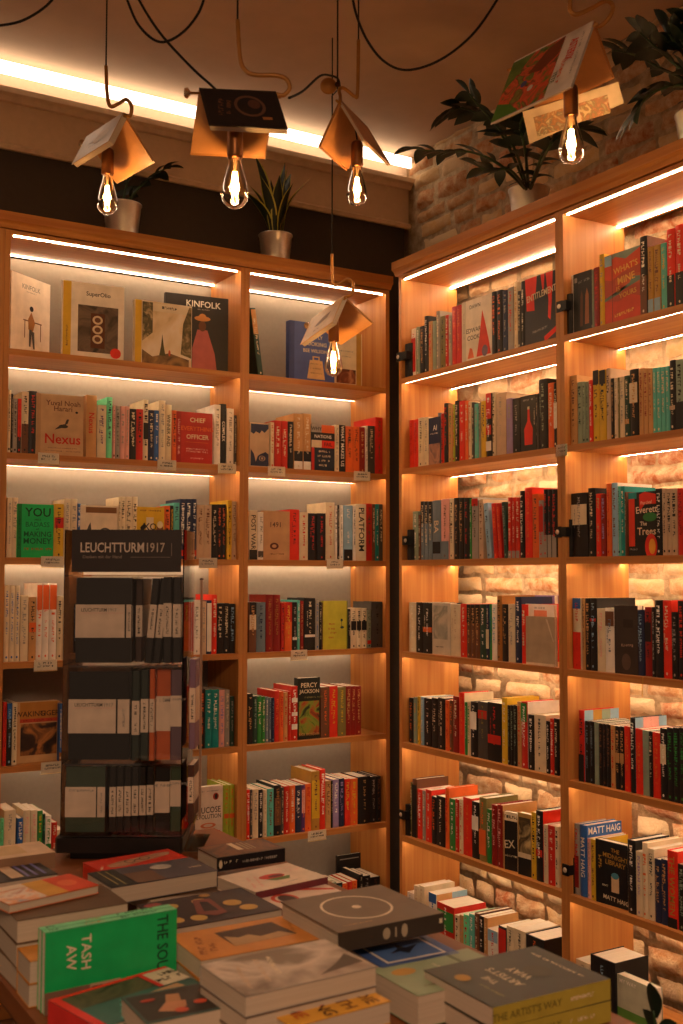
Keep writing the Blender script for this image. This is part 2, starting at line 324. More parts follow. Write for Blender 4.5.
# ------------------------------------------------------------------ books
BAY = {'AW': ('A', 'wide left bay'), 'AN': ('A', 'narrow left bay'), 'BF': ('B', 'first brick bay'), 'BN': ('B', 'second brick bay')}
ORD = {1: 'top', 2: 'second', 3: 'third', 4: 'fourth', 5: 'fifth', 6: 'sixth', 7: 'bottom'}
ROWS = {}
def cap(c): return mat(c, .42)
INK = dict(black='cream', navy='cream', darkgreen='cream', darkgrey='cream', red='cream', brightred='white', darkred='tan', brown='cream', blue='white', teal='white', green='white',
           purple='cream', steel='white', orange='black', cream='black', white='darkgrey', tan='black', beige='brown', yellow='black', gold='black', lime='red', olive='cream', grey='black',
           lightblue='navy', turquoise='white', mint='darkgreen', pink='darkred', lilac='white', sage='darkgreen', khaki='black')
def book(wall, p, z, w, h, d, c, ink=None, bands=(), text=None, lean=0, hard=False, name='book', side=None):
    rz = 0 if wall == 'A' else -math.pi/2
    o = empty(name, (p[0], p[1], z+.0006), rz)
    if lean: o.rotation_euler = (0, 0, 0); o.matrix_world = Matrix.Translation((p[0], p[1], z+.0006)) @ Matrix.Rotation(rz, 4, 'Z') @ Matrix.Rotation(lean, 4, 'Y')
    t = .0024 if hard else .0011; t = min(t, w*.2); m = MB(); C = cap(c); bl = min(.0035 if hard else .0018, w*.25)
    n = 6; front = [(w*i/n, -bl*(1-(2*i/n-1)**2)) for i in range(n+1)]
    prof = front+[(w, d), (w-t, d), (w-t, t), (t, t), (t, d), (0, d)]
    nn = len(prof)                                    # concave U: quads between outer and inner line
    vs = [Vector((x, y, zz)) for zz in (0, h) for x, y in prof]
    fs = [(i, (i+1) % nn, nn+(i+1) % nn, nn+i) for i in range(nn)]
    for b, s in ((0, 1), (nn, -1)):
        cap_ = [tuple(range(0, n+1))+(n+4-1, n+4), (n, n+1, n+2, n+3), (0, n+4, n+5, n+6)]
        fs += [tuple(b+i for i in (q[::-1] if s > 0 else q)) for q in cap_]
    m.add(vs, fs, C)
    ic = ink or INK.get(c, 'cream'); it = []
    for (bc, z0, z1) in bands: it.append(('R', .03, z0, .97, z1, bc))
    if text: it.append(('T', text, .5, .55, w*.55, -90, ic))
    elif w > .004:
        hh = min(.011, w*random.uniform(.38, .6)); k = random.random(); s1 = random.uniform(.3, .42)*h; s2 = random.uniform(.18, .3)*h
        q = random.choice((.30, .34)); it.append(('M', .5, .95-s1/h/2-.02, s1, hh, -90, ic))
        it.append(('M', .5, .52-s2/h/2, s2, hh*.75, -90, ic))
        if k < .6: it.append(('E', .5, .06, min(.3, .003/w), .004/h*1.0, ic))
        if w > .02 and k > .5: it.append(('M', .25, .6, h*.3, hh*.4, -90, ic))
    art(m, (0, -bl-.0001, 0), (1, 0, 0), (0, 0, 1), (0, -1, 0), w, h, it)
    if side:
        k = len(side); sa = [('R', i/k, .02, (i+1)/k, 1, q) for i, q in enumerate(side)] if side[0] != 'HAIG' else [('R', 0, 0, 1, 1, 'blue'), ('T', 'MATT HAIG', .5, .92, .022, 0, 'white')]
        art(m, (w+.0001, 0, 0), (0, 1, 0), (0, 0, 1), (1, 0, 0), d, h, sa)
    m.build('cover', o)
    g = MB(); ins = .003 if hard else .0008; g.box(t, t, ins, w-t, d-.002-(.002 if hard else 0), h-ins, PAPER); g.build('pages', o)
    return o
def parse(tok):                                       # colour[/ink][~band:z0:z1][#h][=TEXT]
    text = None; side = None
    if '^' in tok: tok, side = tok.split('^'); side = side.split(',')
    if '=' in tok: tok, text = tok.split('='); text = text.replace('_', ' ')
    hard = '#' in tok; tok = tok.replace('#', ''); bits = tok.split('~'); ci = bits[0].split('/')
    bands = [(b.split(':')[0], float(b.split(':')[1]), float(b.split(':')[2])) for b in bits[1:]]
    return ci[0], (ci[1] if len(ci) > 1 else None), bands, text, hard, side
def row(bay, s, ox, oy, sc, data, setb=.022, dep=.14):
    wall = BAY[bay][0]; L = ROWS.setdefault((bay, s), [])
    for ln in data.strip().split('\n'):
        q = ln.split(); u0, u1, vt = ox+float(q[0])/sc, ox+float(q[1])/sc, oy+float(q[2])/sc
        c, ink, bands, text, hard, side = parse(q[3]); n = int(q[4]) if len(q) > 4 and not q[4].startswith('l') else 1
        lean = 0; st = setb
        for e in q[4:]:
            if e[0] == 'l': lean = math.radians(float(e[1:]))
            if e[0] == 's': st = float(e[1:])
        n = int(q[4]) if len(q) > 4 and q[4].isdigit() else 1
        for k in range(n):
            a, b = u0+(u1-u0)*k/n, u0+(u1-u0)*(k+1)/n; zb = ZS[s]
            if wall == 'A':
                ax, val = 1, YL+st; top = onp((a+b)/2, vt, ax, val).z; vm_ = vt+27
                p0 = onp(a, vm_, ax, val); p1 = onp(b, vm_, ax, val); w = p1.x-p0.x; px, py = p0.x, val
            else:
                ax, val = 0, XR+st; top = onp((a+b)/2, vt, ax, val).z; vm_ = vt+27
                p0 = onp(a, vm_, ax, val); p1 = onp(b, vm_, ax, val); w = p0.y-p1.y; px, py = val, p0.y
            h = max(.08, min(top-zb-.0006, .335)); rd = random.Random(int(a*10)+s)
            dd = min(dep*rd.uniform(.92, 1.08)*(1.1 if h > .22 else 1), DEP-st-.03)
            lo, hi = {'AW': (.9575, 1.818), 'AN': (1.8560, 2.4745), 'BF': (3.5015, 2.6310), 'BN': (2.593, 1.2)}[bay]
            if wall == 'A':
                if px < lo: w -= lo-px; px = lo
                w = max(.004, min(w, hi-px))
            else:
                if py > lo: w -= py-lo; py = lo
                w = max(.004, min(w, py-hi))
            g = min(.0004, w*.04)
            P = (px+g, py+.0006) if wall == 'A' else (px+.0006, py-g)
            o = book(wall, P, zb, w-2*g, h, dd, c, ink, bands, text, lean, hard, side=side)
            L.append(dict(o=o, c=c, ink=ink or INK.get(c, 'cream'), bands=bands, w=w, h=h, u=(a+b)/2, key=q[3], text=text))

def face(bay, s, tl, tr, c, items, label, setb=.02, T=.02, parallel=False, spine=None, hmax=.33, cat='book', rot=None):
    wall = BAY[bay][0]; ax, val = (1, YL+setb) if wall == 'A' else (0, XR+setb)
    p = onp(tl[0], tl[1], ax, val); H = min(p.z-ZS[s]-.0006, hmax); 
    if parallel: q = onp(tr[0], (tl[1]+ZS[s]*0+tr[1])/2, ax, val)
    else: q = onp(tr[0], tr[1], 2, p.z)
    if rot is not None:                                 # fixed turn: width found where the view line meets the cover plane
        dd = Vector((math.cos(math.radians(rot)), math.sin(math.radians(rot)), 0)); r_ = ray(tr[0], tr[1]); k_ = (p.x*r_.y-p.y*r_.x)/(dd.y*r_.x-dd.x*r_.y); q = p+dd*k_
    d = Vector((q.x-p.x, q.y-p.y, 0)); Wd = d.length; rz = math.atan2(d.y, d.x)
    o = empty('book', (p.x, p.y, ZS[s]+.0006), rz); m = MB(); C = cap(c); SP = cap(spine or c); t = .0015
    m.box(0, 0, 0, Wd, t, H, C); m.box(0, T-t, 0, Wd, T, H, C); m.box(-.0015, 0, 0, 0, T, H, SP)
    art(m, (0, 0, 0), (1, 0, 0), (0, 0, 1), (0, -1, 0), Wd, H, items); m.build('cover', o)
    g = MB(); g.box(.0005, t, .001, Wd-.003, T-t, H-.001, PAPER); g.build('pages', o)
    tag(o, label, cat, 'books on the %s shelf of the %s' % (ORD[s], BAY[bay][1]))
    ROWS.setdefault((bay, s), []).append(dict(o=o, face=True, c=c, u=(tl[0]+tr[0])/2, key='face%d' % len(ROWS), w=Wd, h=H))
    return o

# rows read left to right: left edge, right edge, top, colour/ink~band=TEXT [copies] [lLean] [sSetback]
row('AN', 1, 200, 200, 3.415, '''
200 218 372 darkgreen/cream~tan:.62:.98 1 l-8 s.05''')
row('AW', 2, 0, 380, 5.254, '''
40 58 52 cream/black
60 68 72 black
68 91 98 grey
91 112 98 black/red~brightred:.3:1
112 150 62 cream/black~brown:.0:.48
151 193 58 black/red#
453 508 80 tan/red=Nexus
510 558 132 cream/purple
560 590 90 mint/black#
592 606 135 pink
606 630 135 grey
632 680 138 pink/grey 2''')
row('AW', 2, 120, 380, 5.254, '''
50 85 152 black
86 121 153 red/black
121 148 104 cream/black~black:.35:.62#
148 180 158 navy
180 204 160 blue
206 238 108 cream/grey#
238 271 130 cream/black=WINNER_AND
274 297 160 orange
494 528 130 white/grey#
529 558 126 black/white=COMPLEX
560 598 150 white/grey
599 613 186 darkgrey''')
row('AN', 2, 235, 380, 4.139, '''
146 162 175 cream/red
163 190 168 red/cream#
192 218 170 red/cream
218 242 172 black
243 281 140 tan/cream~black:.15:.33~white:0:.15
282 316 140 tan/cream~black:.15:.33~white:0:.15
413 431 186 cream/grey
432 457 187 black/white=WHAT_MAKES_US
459 488 192 orange/black
489 515 193 orange/black
516 538 195 darkred
540 550 190 white
551 579 190 darkgrey/cream
580 613 155 red/brown#''')
row('AW', 3, 0, 480, 5.123, '''
36 62 90 cream/grey
62 91 90 cream/grey
276 326 123 yellow/black~red:.55:.75#
328 361 97 cream/grey
362 395 97 cream/grey
396 413 121 blue/white
414 440 126 white/grey
606 617 90 cream''')
row('AW', 3, 120, 480, 5.254, '''
0 28 88 cream/black
29 62 88 cream/black
63 92 88 cream/black
232 262 136 orange
263 280 134 black/yellow
281 312 120 turquoise/navy#
314 343 100 navy/white~red:.05:.15#
344 374 100 navy/white~red:.05:.15#
375 402 100 navy/white~red:.05:.15#
403 441 132 beige/brown
442 481 132 beige/brown
483 511 128 black
512 532 128 black/orange
533 556 128 black/orange
561 588 106 yellow/black#
589 615 112 beige/brown''')
row('AN', 3, 235, 480, 4.139, '''
58 93 125 cream/black~black:.0:.2=POST_WAR
94 121 132 white/grey~darkgrey:.05:.18
226 266 122 brightred/black
267 302 133 cream/red
303 339 138 black/red#
340 375 138 black/red#
376 412 93 cream/red#
413 424 105 white
425 432 104 black
433 448 104 white/grey
449 487 105 lightblue/white~black:0:.2
489 500 108 white
501 543 100 cream/black#=PLATFORM
544 567 98 red/brown
568 580 100 brown
581 596 100 teal
597 613 101 darkgrey/cream''')
row('AW', 4, 0, 480, 5.123, '''
22 48 541 cream/blue
49 75 541 cream/blue
76 102 541 cream/blue
104 145 592 cream/grey
147 186 600 tan/black~orange:.45:.6
187 216 530 white/orange~orange:.66:.98#
217 251 530 white/orange~orange:.66:.98#
252 290 530 white/orange~orange:.66:.98#
291 319 597 cream/black
320 352 597 cream/black
354 370 645 brightred/cream''')
row('AW', 4, 120, 570, 5.254, '''
383 423 158 white/grey
424 454 165 beige/grey
455 481 160 navy/white~white:.05:.95
482 509 130 brightred/cream#
510 541 175 black
543 573 175 black
575 605 178 black/lightblue''')
row('AN', 4, 235, 580, 4.139, '''
58 88 92 brown/tan~black:.75:1~cream:.45:.75
89 126 92 steel/navy
128 157 62 darkred/brass#
158 187 62 darkred/brass#
190 205 96 red/black
206 236 92 orange/yellow~red:.6:1
237 257 92 black/grey~white:.22:.28
258 269 84 turquoise
270 284 86 darkred
286 332 75 black~white:.25:.3#
333 348 84 grey/blue
349 359 92 black
360 370 94 brown/orange
468 478 120 black
479 502 117 cream/black~black:.45:.68
503 522 117 cream/black~black:.45:.68
523 545 117 cream/black~black:.45:.68
546 563 125 sage~red:.1:.2
564 611 90 darkgrey/black#''')
row('AW', 5, 0, 660, 5.123, '''
14 34 215 red/darkred
35 61 222 black/lightblue~blue:.75:1
62 88 219 cream/black
303 318 224 blue/cream~brass:0:.15
319 341 224 orange/red''')
row('AW', 5, 120, 660, 5.123, '''
384 402 142 cream/brown
403 436 150 black/orange
438 470 152 teal/white
471 507 152 teal/white
508 536 153 pink/lilac
537 562 152 grey/cream
563 585 187 darkgreen/grey''')
row('AN', 5, 235, 660, 4.139, '''
52 74 140 black/tan
75 92 150 darkgreen/sage
93 110 150 green/cream
111 125 152 green/cream
126 138 154 steel/cream
139 150 156 steel/navy
151 163 157 navy/steel
164 183 128 red/orange
184 201 130 orange/red
202 218 134 tan/red
219 232 130 red/cream
233 259 108 red/white~white:.2:.3~white:.45:.52~white:.7:.78
356 391 112 brown/orange
392 425 108 brightred/yellow
426 459 112 olive/yellow
460 480 108 darkred/tan
481 500 108 darkred/tan
501 522 108 darkred/tan''', setb=.03)
row('AW', 6, 0, 660, 5.123, '''
0 18 812 mint/green
20 80 770 cream/grey
88 116 812 blue/white
118 154 770 cream/pink
155 190 770 cream/pink
191 218 772 green/yellow
219 231 790 darkgreen/mint
232 262 798 white/green~green:0:.45
263 291 832 red/cream
292 328 870 cream/grey''')
row('AW', 6, 120, 660, 5.123, '''
530 557 640 lime/orange~orange:.42:.5#
558 586 640 lime/orange~orange:.42:.5#''')
row('AN', 6, 235, 750, 4.139, '''
48 61 165 brightred
62 72 165 darkgrey
73 97 163 cream/grey
98 115 164 black/white
116 132 165 cream/beige
133 160 160 turquoise/brown
161 190 146 black/brass~brown:.2:.75#
191 202 155 darkgrey
203 225 150 red/cream
226 249 147 orange/cream
250 274 146 navy/white
275 290 145 purple/orange~pink:.4:.9
291 315 140 orange/red
316 350 88 gold/brown~yellow:.2:.85#
351 374 80 brightred/white#
375 397 128 tan/brown
398 405 128 black
406 430 122 lilac/white
431 452 118 navy/lilac
455 477 120 brightred/yellow
478 508 118 orange/yellow
509 560 110 black/tan#
561 583 110 black/grey#
584 604 108 black/brown#''')
row('AN', 7, 235, 750, 4.139, '''
380 402 538 cream/black
403 420 548 sage/white
421 445 550 black/teal
446 466 552 orange/red
467 485 545 red/orange
486 506 540 orange/red
515 530 515 black
531 560 520 black/grey
561 600 525 black/brown''', setb=.03)
row('BF', 1, 395, 250, 4.018, '''
66 84 316 white/red~red:.1:.8
85 99 309 sage/white
100 117 306 black/tan
118 134 266 black/white#
135 150 287 tan/red
151 165 285 sage/grey
166 181 246 grey/cream#
182 201 266 olive/black
202 214 262 red/cream
215 228 262 grey/cream
229 246 228 red/orange
247 266 222 red/orange
388 408 168 black/orange#
409 431 162 black/orange#
432 452 162 navy/grey
453 476 150 grey/red
478 492 130 cream/tan
493 505 165 darkgrey/cream
507 522 126 black/white#''')
row('BF', 2, 395, 370, 4.018, '''
58 74 202 brightred/red
75 92 199 brightred/red
93 115 192 cream/black
116 135 190 cream/grey
172 184 172 steel/white
185 196 175 red/black
197 213 134 black/red#
214 231 137 tan/green
232 240 138 lime
241 257 124 black/cream#
258 280 124 brightred/cream
281 294 124 orange/cream
295 307 126 cream/red
308 318 130 darkgrey/cream
319 335 136 turquoise/grey
336 344 130 grey
345 365 125 yellow/darkgrey
367 390 94 black/white~red:.6:1~white:.1:.25~red:.35:.5#
391 405 90 cream/black#
406 446 92 beige/grey#
447 472 114 lilac/grey
473 502 114 black/grey
556 577 96 darkgrey
578 613 36 black/sage#
615 637 52 orange/cream
638 652 52 black/cream~white:.3:.7''')
row('BF', 3, 395, 480, 4.018, '''
71 93 126 sage/white
94 103 140 brown
104 118 86 steel/cream~black:.62:1
119 134 86 steel/cream~black:.62:1
135 150 86 steel/cream~black:.62:1
151 184 82 steel/cream~black:.1:.3=BA
185 218 76 pink/brown~steel:0:.3
219 235 74 cream
237 255 72 black/tan
256 275 72 black/tan
276 299 72 black/red#
300 307 75 green
308 335 70 grey/black~red:.86:.98
337 354 78 beige/brown
370 388 92 lightblue/navy 1 l-6
397 413 93 red/orange 1 l-4
415 430 93 red/orange 1 l-4
438 452 88 darkgreen/grey 1 l-4
454 468 70 red/cream~grey:0:.12
469 484 70 red/cream~grey:0:.12
485 501 70 red/cream~grey:0:.12
502 520 44 black/white#
522 551 30 brightred/orange#
552 577 56 orange/brown
578 597 82 grey/red~red:.45:.9
598 613 38 black/red~grey:0:.33#
614 631 38 black/red~grey:0:.33#
632 651 38 black/red~grey:0:.33#''')
row('BF', 4, 395, 580, 4.018, '''
56 84 90 cream/white
85 111 90 black/white
112 150 92 black/white~orange:.42:.52
224 262 98 cream/beige
263 288 96 brightred/cream
289 305 98 brown/tan~black:.65:1
306 322 98 brown/tan~black:.65:1
323 340 98 brown/tan~black:.65:1
341 365 99 darkgreen/white
366 379 99 navy/cream~cream:.2:.55
380 388 98 green/blue
389 409 97 white/lightblue
410 430 62 brass/black#
431 454 98 black/tan
455 482 97 cream/grey
483 508 68 navy/white#
509 525 98 brightred/cream''')
row('BF', 5, 395, 670, 4.018, '''
56 73 112 black/orange
74 88 110 sage/tan
90 102 106 yellow/olive
103 115 108 lightblue/cream
117 145 113 black/cream
147 171 113 black/cream
172 200 113 black/cream
202 218 122 orange/red
219 232 122 brown/orange
233 255 106 darkred/cream
257 279 92 brightred/orange#^cream
280 290 130 green/cream
291 303 130 cream/green
304 331 128 black/white~white:.5:.82#
333 371 128 darkgrey/olive~red:.7:.85
372 428 132 black/red~red:.3:.45
429 451 112 yellow/cream#
452 463 142 black/sage
464 475 142 black/sage
476 490 142 black/sage
491 507 128 tan/red
508 533 128 red/white~green:.7:.98#^white
535 558 180 black/white
560 606 180 cream/darkgrey#
607 622 206 black/white
623 638 196 red/white
639 656 196 black/cream''')
row('BF', 6, 395, 765, 4.018, '''
62 69 70 olive
70 89 56 brown/black~black:0:.9#
90 109 98 brightred
110 122 104 grey/cream
123 146 100 brightred/cream
147 165 126 black/orange
166 200 126 black/cream
202 217 92 orange/red#
219 241 136 green/white
242 257 138 red/cream
258 273 138 cream/red
274 308 132 brightred/orange
309 337 148 black/white~white:.5:.75
339 368 132 olive/orange~orange:.1:.5#
369 386 178 green/white
388 410 160 darkred/pink#
411 433 160 darkred/pink#^tan
548 566 190 yellow/black
567 595 184 black/white~red:.35:.45#^brightred
597 614 240 cream/grey
615 642 244 red/cream
643 658 248 cream/black''')
row('BF', 7, 395, 860, 4.018, '''
48 74 130 white/lightblue
76 96 104 cream/beige
97 118 104 cream/beige
136 168 134 white/blue~blue:.8:1^tan,lightblue
169 238 180 red/white~green:.4:.85
240 258 222 cream/black
259 274 222 tan/grey
275 296 220 mint/red
297 318 218 turquoise/white
320 338 214 brown/cream#
339 356 226 black/white
357 372 232 tan/cream
373 414 282 white/red~lightblue:.7:1
416 448 268 black/red~red:.1:.95
449 478 268 cream/black
479 524 282 cream/darkgrey
527 600 310 black/orange#''')
row('BN', 1, 555, 200, 5.336, '''
88 99 402 white/red
193 206 372 sage/grey
207 235 360 darkred/red
237 264 290 yellow/grey#
454 493 194 black/white~brown:.0:.5#^brown,darkred
495 525 250 gold/brown~lightblue:0:.22
527 563 240 gold/brown~lightblue:0:.22
565 596 230 turquoise/yellow
597 640 155 brightred/cream~black:0:.42#
642 690 132 brightred/cream~black:0:.42#''')
row('BN', 2, 555, 340, 5.336, '''
82 118 190 tan/brown#
120 145 224 sage/darkgreen
146 163 222 sage/darkgreen
164 180 222 sage/darkgreen
181 200 214 brightred
203 236 162 yellow/black~black:.8:1
237 272 160 yellow/black~black:.8:1
274 297 152 beige/black#
298 315 205 black/tan
316 334 203 cream/grey
335 344 200 olive
345 370 196 cream/grey
371 397 190 darkgreen/cream~tan:.22:.3
399 445 156 black/tan~cream:.5:.8#
447 471 152 tan/darkred
472 496 152 tan/darkred
497 520 152 tan/darkred
521 541 150 turquoise/cream
542 565 146 turquoise/cream
566 588 144 turquoise/cream
589 611 140 turquoise/cream
612 644 108 black/cream~beige:.3:.36#
645 690 104 sage/black~black:.0:.4#''')
row('BN', 3, 555, 460, 5.336, '''
86 176 176 black/grey~cream:.5:.82#
178 215 150 black/cream#
218 244 180 brightred/tan
245 271 182 darkred/lilac
275 300 126 orange/red#
303 335 122 lightblue/brown#^white
336 350 140 turquoise/navy
351 371 140 teal/cream
372 380 170 brown
537 570 152 black/white
572 596 152 beige/black
597 621 152 beige/black
622 651 152 beige/black
654 690 150 red/darkred#''')
row('BN', 4, 555, 580, 5.336, '''
97 142 96 cream/red~brightred:0:.52~blue:.85:1#
144 160 96 tan/black
162 187 98 black/tan
188 223 97 black/lightblue~red:.68:.72#
225 268 152 cream/pink
269 318 150 white/steel~brown:.72:.95
440 475 160 navy/lightblue
480 515 145 darkred/black~black:.5:.78
516 534 145 black/grey
535 575 108 black/white#
577 621 110 brightred/cream#
622 655 172 black/grey
656 690 112 black/red''')
row('BN', 5, 555, 690, 5.336, '''
128 158 108 red/black~black:0:.38#^lightblue,gold,sage,lightblue
160 183 166 black/steel
184 208 168 black/steel
210 232 174 sage/grey
234 254 180 black/brown
255 274 182 black/brown
275 295 184 black/brown
297 320 190 tan/red
322 346 194 black/tan~tan:.42:.58
347 369 196 black/tan~tan:.42:.58
370 400 194 brightred/orange
402 429 148 black/white#^lightblue,pink,pink,lightblue
430 467 208 brightred/orange
468 500 216 sage/grey
501 521 222 black
522 561 228 brightred/orange
562 595 205 black/white~cream:.5:.78
597 629 202 black/green
630 661 202 black/green
662 695 202 black/green''')
row('BN', 6, 555, 800, 5.336, '''
98 131 126 grey/red~darkred:.1:.55#
133 171 134 blue/white#=MATT_HAIG^HAIG
173 190 206 pink/grey
191 216 210 yellow/brown
388 431 214 black/white#
432 466 276 cream/lilac
467 495 228 cream/orange#
496 530 260 cream/darkgrey
533 566 316 navy/tan
567 600 318 navy/tan
601 655 272 brightred/gold~black:0:.13#=THE_WOMEN
657 695 345 black/sage''')
row('BN', 7, 540, 900, 4.776, '''
165 240 292 cream/grey
242 360 280 black/lightblue#''')

# ------------------------------------------------------------------ books shown face out
K = photo
face('AW', 1, (12, 270.5), (50.4, 285), 'f0e2d2', [('T', 'KINFOLK', .5, .86, .017, 0, 'grey'), ('M', .5, .80, .05, .004, 0, 'grey'), ('R', .3, .42, .78, .435, 'brown'), ('R', .33, .2, .35, .42, 'brown'), ('R', .74, .2, .76, .42, 'brown'),
     ('P', [(.43, .32), (.55, .3), (.6, .42), (.5, .55), (.42, .45)], 'brass'), ('P', [(.45, .1), (.49, .1), (.52, .32), (.45, .32)], 'darkgrey'), ('P', [(.56, .08), (.6, .08), (.58, .3), (.5, .3)], 'darkgrey'), ('E', .5, .59, .05, .035, 'black')],
     'pale magazine with a small seated figure at a table on its cover', T=.016)
face('AW', 1, (63.5, 280), (124.5, 287), 'f0e8dc', [('R', 0, 0, .13, 1, 'yellow'), ('M', .065, .25, .08, .006, -90, 'brown'), ('T', 'SuperOlio', .57, .85, .020, 0, 'black'), ('R', .24, .07, .90, .70, K(['3a2c24', '6e5a4a', '2a2420'], 14)),
     ('R', .45, .13, .68, .6, '5a2c18'), ('E', .56, .51, .085, .06, 'cream'), ('E', .56, .38, .085, .06, 'cream'), ('E', .56, .25, .085, .06, 'cream'), ('E', .56, .51, .05, .035, 'brown'), ('E', .56, .38, .05, .035, 'brown'), ('E', .56, .25, .05, .035, 'brown'),
     ('E', .86, .08, .09, .07, 'brightred')], 'cream cookbook with yellow spine and red sticker, three bowls on cover', T=.018, rot=-3)
face('AW', 1, (135.5, 299), (192, 303.5), 'cream', [('R', .0, 0, 1, 1, K(['a08858', 'd8c4a0', 'e8dccc', 'e0c08c'], 5, .5, 3)), ('R', 0, 0, .11, 1, 'yellow'), ('R', .3, .85, .95, .98, 'e0d4bc'), ('M', .6, .92, .06, .010, 0, 'darkgrey'),
     ('P', [(.12, 0), (.95, 0), (.95, .12), (.6, .2), (.3, .12), (.12, .22)], K(['4a3418', '9a7440'], 20)), ('P', [(.42, .15), (.45, .3), (.47, .5), (.5, .3), (.53, .15)], '4c4824'), ('P', [(.8, .2), (.84, .7), (.95, .98), (.99, .98), (.99, .15)], K(['3a3a1c', '6a5c34', 'b8a07c'], 30, 1, 2)), ('E', .6, .2, .02, .05, 'c8582c'), ('P', [(.12, .35), (.3, .5), (.3, .98), (.12, .98)], K(['2a2a14', '5a5230', 'c0a880'], 30))],
     'landscape photo book with yellow spine, trees and figure on cover', T=.02, setb=.015, rot=0)
face('AW', 1, (166, 292), (228.5, 288), '2c2a2a', [('T', 'KINFOLK', .6, .89, .024, 0, 'white'), ('M', .6, .82, .05, .004, 0, 'grey'), ('P', [(.42, 0), (.82, 0), (.78, .25), (.66, .55), (.5, .55), (.42, .3)], 'b4605c'),
     ('E', .58, .60, .06, .07, '6a4028'), ('E', .58, .70, .13, .035, 'c8884c'), ('E', .58, .72, .06, .045, 'c8884c')], 'dark magazine with woman in pink robe and straw hat on cover', T=.022, setb=.075, rot=-6)
face('AN', 1, (290, 320), (334.5, 326), '43559c', [('R', 0, 0, .10, 1, '34427e'), ('T', 'SIMPLY', .58, .76, .014, 0, 'cream'), ('T', 'COOKING', .56, .64, .016, 0, 'cream'), ('T', 'BEE WILSON', .56, .52, .014, 0, 'cream'),
     ('P', [(.38, .04), (.78, .04), (.72, .36), (.44, .36)], 'd8b078'), ('P', [(.5, .36), (.66, .36), (.66, .43), (.5, .43)], 'd8b078'), ('R', .53, .37, .63, .41, '43559c'), ('M', .58, .3, .05, .005, 0, '8a6a40'), ('M', .58, .22, .05, .005, 0, '8a6a40'), ('M', .58, .14, .05, .005, 0, '8a6a40')],
     'blue cookbook with a yellow grater on its cover, top shelf', T=.03)
face('AN', 1, (330, 330), (362, 333), 'cream', [('R', .82, 0, .97, 1, 'gold'), ('R', .2, .06, .8, .32, K(['2c1c18', '7a3c24', 'b88058'], 16)), ('M', .5, .65, .06, .006, 0, 'grey'), ('M', .5, .55, .05, .005, 0, 'grey')], 'cream book with desert photo and yellow edge, behind the lowest lamp', T=.018, setb=.06, rot=0)
face('AW', 2, (37, 393), (83.8, 395.6), 'c8a47c', [('R', 0, 0, .09, 1, 'b8946c'), ('T', 'Yuval Noah', .56, .86, .018, 0, 'brown'), ('T', 'Harari', .56, .77, .018, 0, 'brown'), ('P', [(.38, .42), (.52, .45), (.66, .53), (.69, .6), (.64, .6), (.6, .52), (.5, .5)], '3c3430'),
     ('E', .57, .48, .1, .03, '3c3430'), ('E', .85, .72, .03, .018, 'black'), ('T', 'Nexus', .56, .27, .034, 0, 'red'), ('M', .56, .12, .1, .003, 0, 'brown'), ('M', .56, .07, .12, .003, 0, 'brown')], 'tan paperback facing out with pigeon drawing and red title', T=.03, rot=-4)
face('AW', 2, (177, 411), (212.5, 414), 'b82420', [('R', 0, 0, .12, 1, 'a01c1c'), ('M', .06, .5, .14, .008, -90, 'pink'), ('T', 'CHIEF', .58, .85, .017, 0, 'cream'), ('T', 'EVERYTHING', .57, .68, .016, 0, 'orange'), ('T', 'OFFICER', .58, .52, .017, 0, 'cream'), ('R', .25, .41, .88, .416, 'orange'),
     ('M', .56, .28, .085, .006, 0, 'pink'), ('M', .56, .23, .085, .006, 0, 'pink'), ('M', .56, .1, .05, .005, 0, 'pink')], 'red paperback facing out with white and orange title', T=.025)
face('AN', 2, (250, 422), (269.5, 423), 'c0a488', [('P', [(.05, .78), (.2, .74), (.3, .8), (.5, .76), (.6, .83), (.75, .78), (.95, .88), (.95, .97), (.05, .97)], 'navy'), ('P', [(.04, .03), (.96, .03), (.96, .12), (.04, .12)], 'navy'),
     ('P', [(.55, .3), (.8, .35), (.95, .3), (.95, .12), (.3, .12), (.4, .25)], 'navy'), ('P', [(.04, .4), (.2, .3), (.3, .12), (.04, .12)], 'navy'), ('E', .62, .2, .16, .06, 'c0a488'), ('O', .62, .2, .12, .05, .5, 'navy')], 'cream paperback with navy map pattern facing out', T=.02, rot=0)
face('AN', 2, (311.3, 424), (334.5, 425.7), '1f2c3c', [('R', 0, .83, .44, 1, 'grey'), ('R', .44, .83, 1, 1, 'orange'), ('T', 'WHY', .22, .91, .014, 0, 'black'), ('R', 0, .66, 1, .83, '1b1a1c'), ('T', 'NATIONS', .5, .745, .013, 0, 'white'), ('R', .44, .5, 1, .66, 'brightred'), ('R', 0, .5, .44, .66, 'cream'), ('T', 'FAIL', .72, .58, .014, 0, 'black'),
     ('R', 0, 0, .12, .5, 'red'), ('M', .55, .42, .05, .008, 0, 'cream'), ('M', .55, .32, .06, .008, 0, 'cream'), ('M', .55, .22, .05, .008, 0, 'cream'), ('M', .55, .12, .05, .008, 0, 'cream')], 'navy, red and white paperback facing out with block title', T=.02, rot=0)
face('AW', 3, (17.6, 503.6), (53.8, 504.4), 'emerald', [('R', 0, 0, .12, 1, '0c7a3c'), ('M', .06, .5, .13, .006, -90, '084c28'), ('T', 'YOU', .56, .85, .030, 0, '0c2c20'), ('T', 'ARE A', .56, .71, .006, 0, '0c4c28'), ('T', 'BADASS', .56, .62, .017, 0, '0c6c40'), ('T', 'AT', .56, .53, .006, 0, '0c4c28'), ('T', 'MAKING', .56, .44, .018, 0, '0c5c38'), ('T', 'MONEY', .56, .31, .020, 0, '0c5c38'),
     ('M', .56, .16, .09, .008, 0, 'a05a20')], 'bright green paperback facing out with large dark title', T=.022, parallel=True)
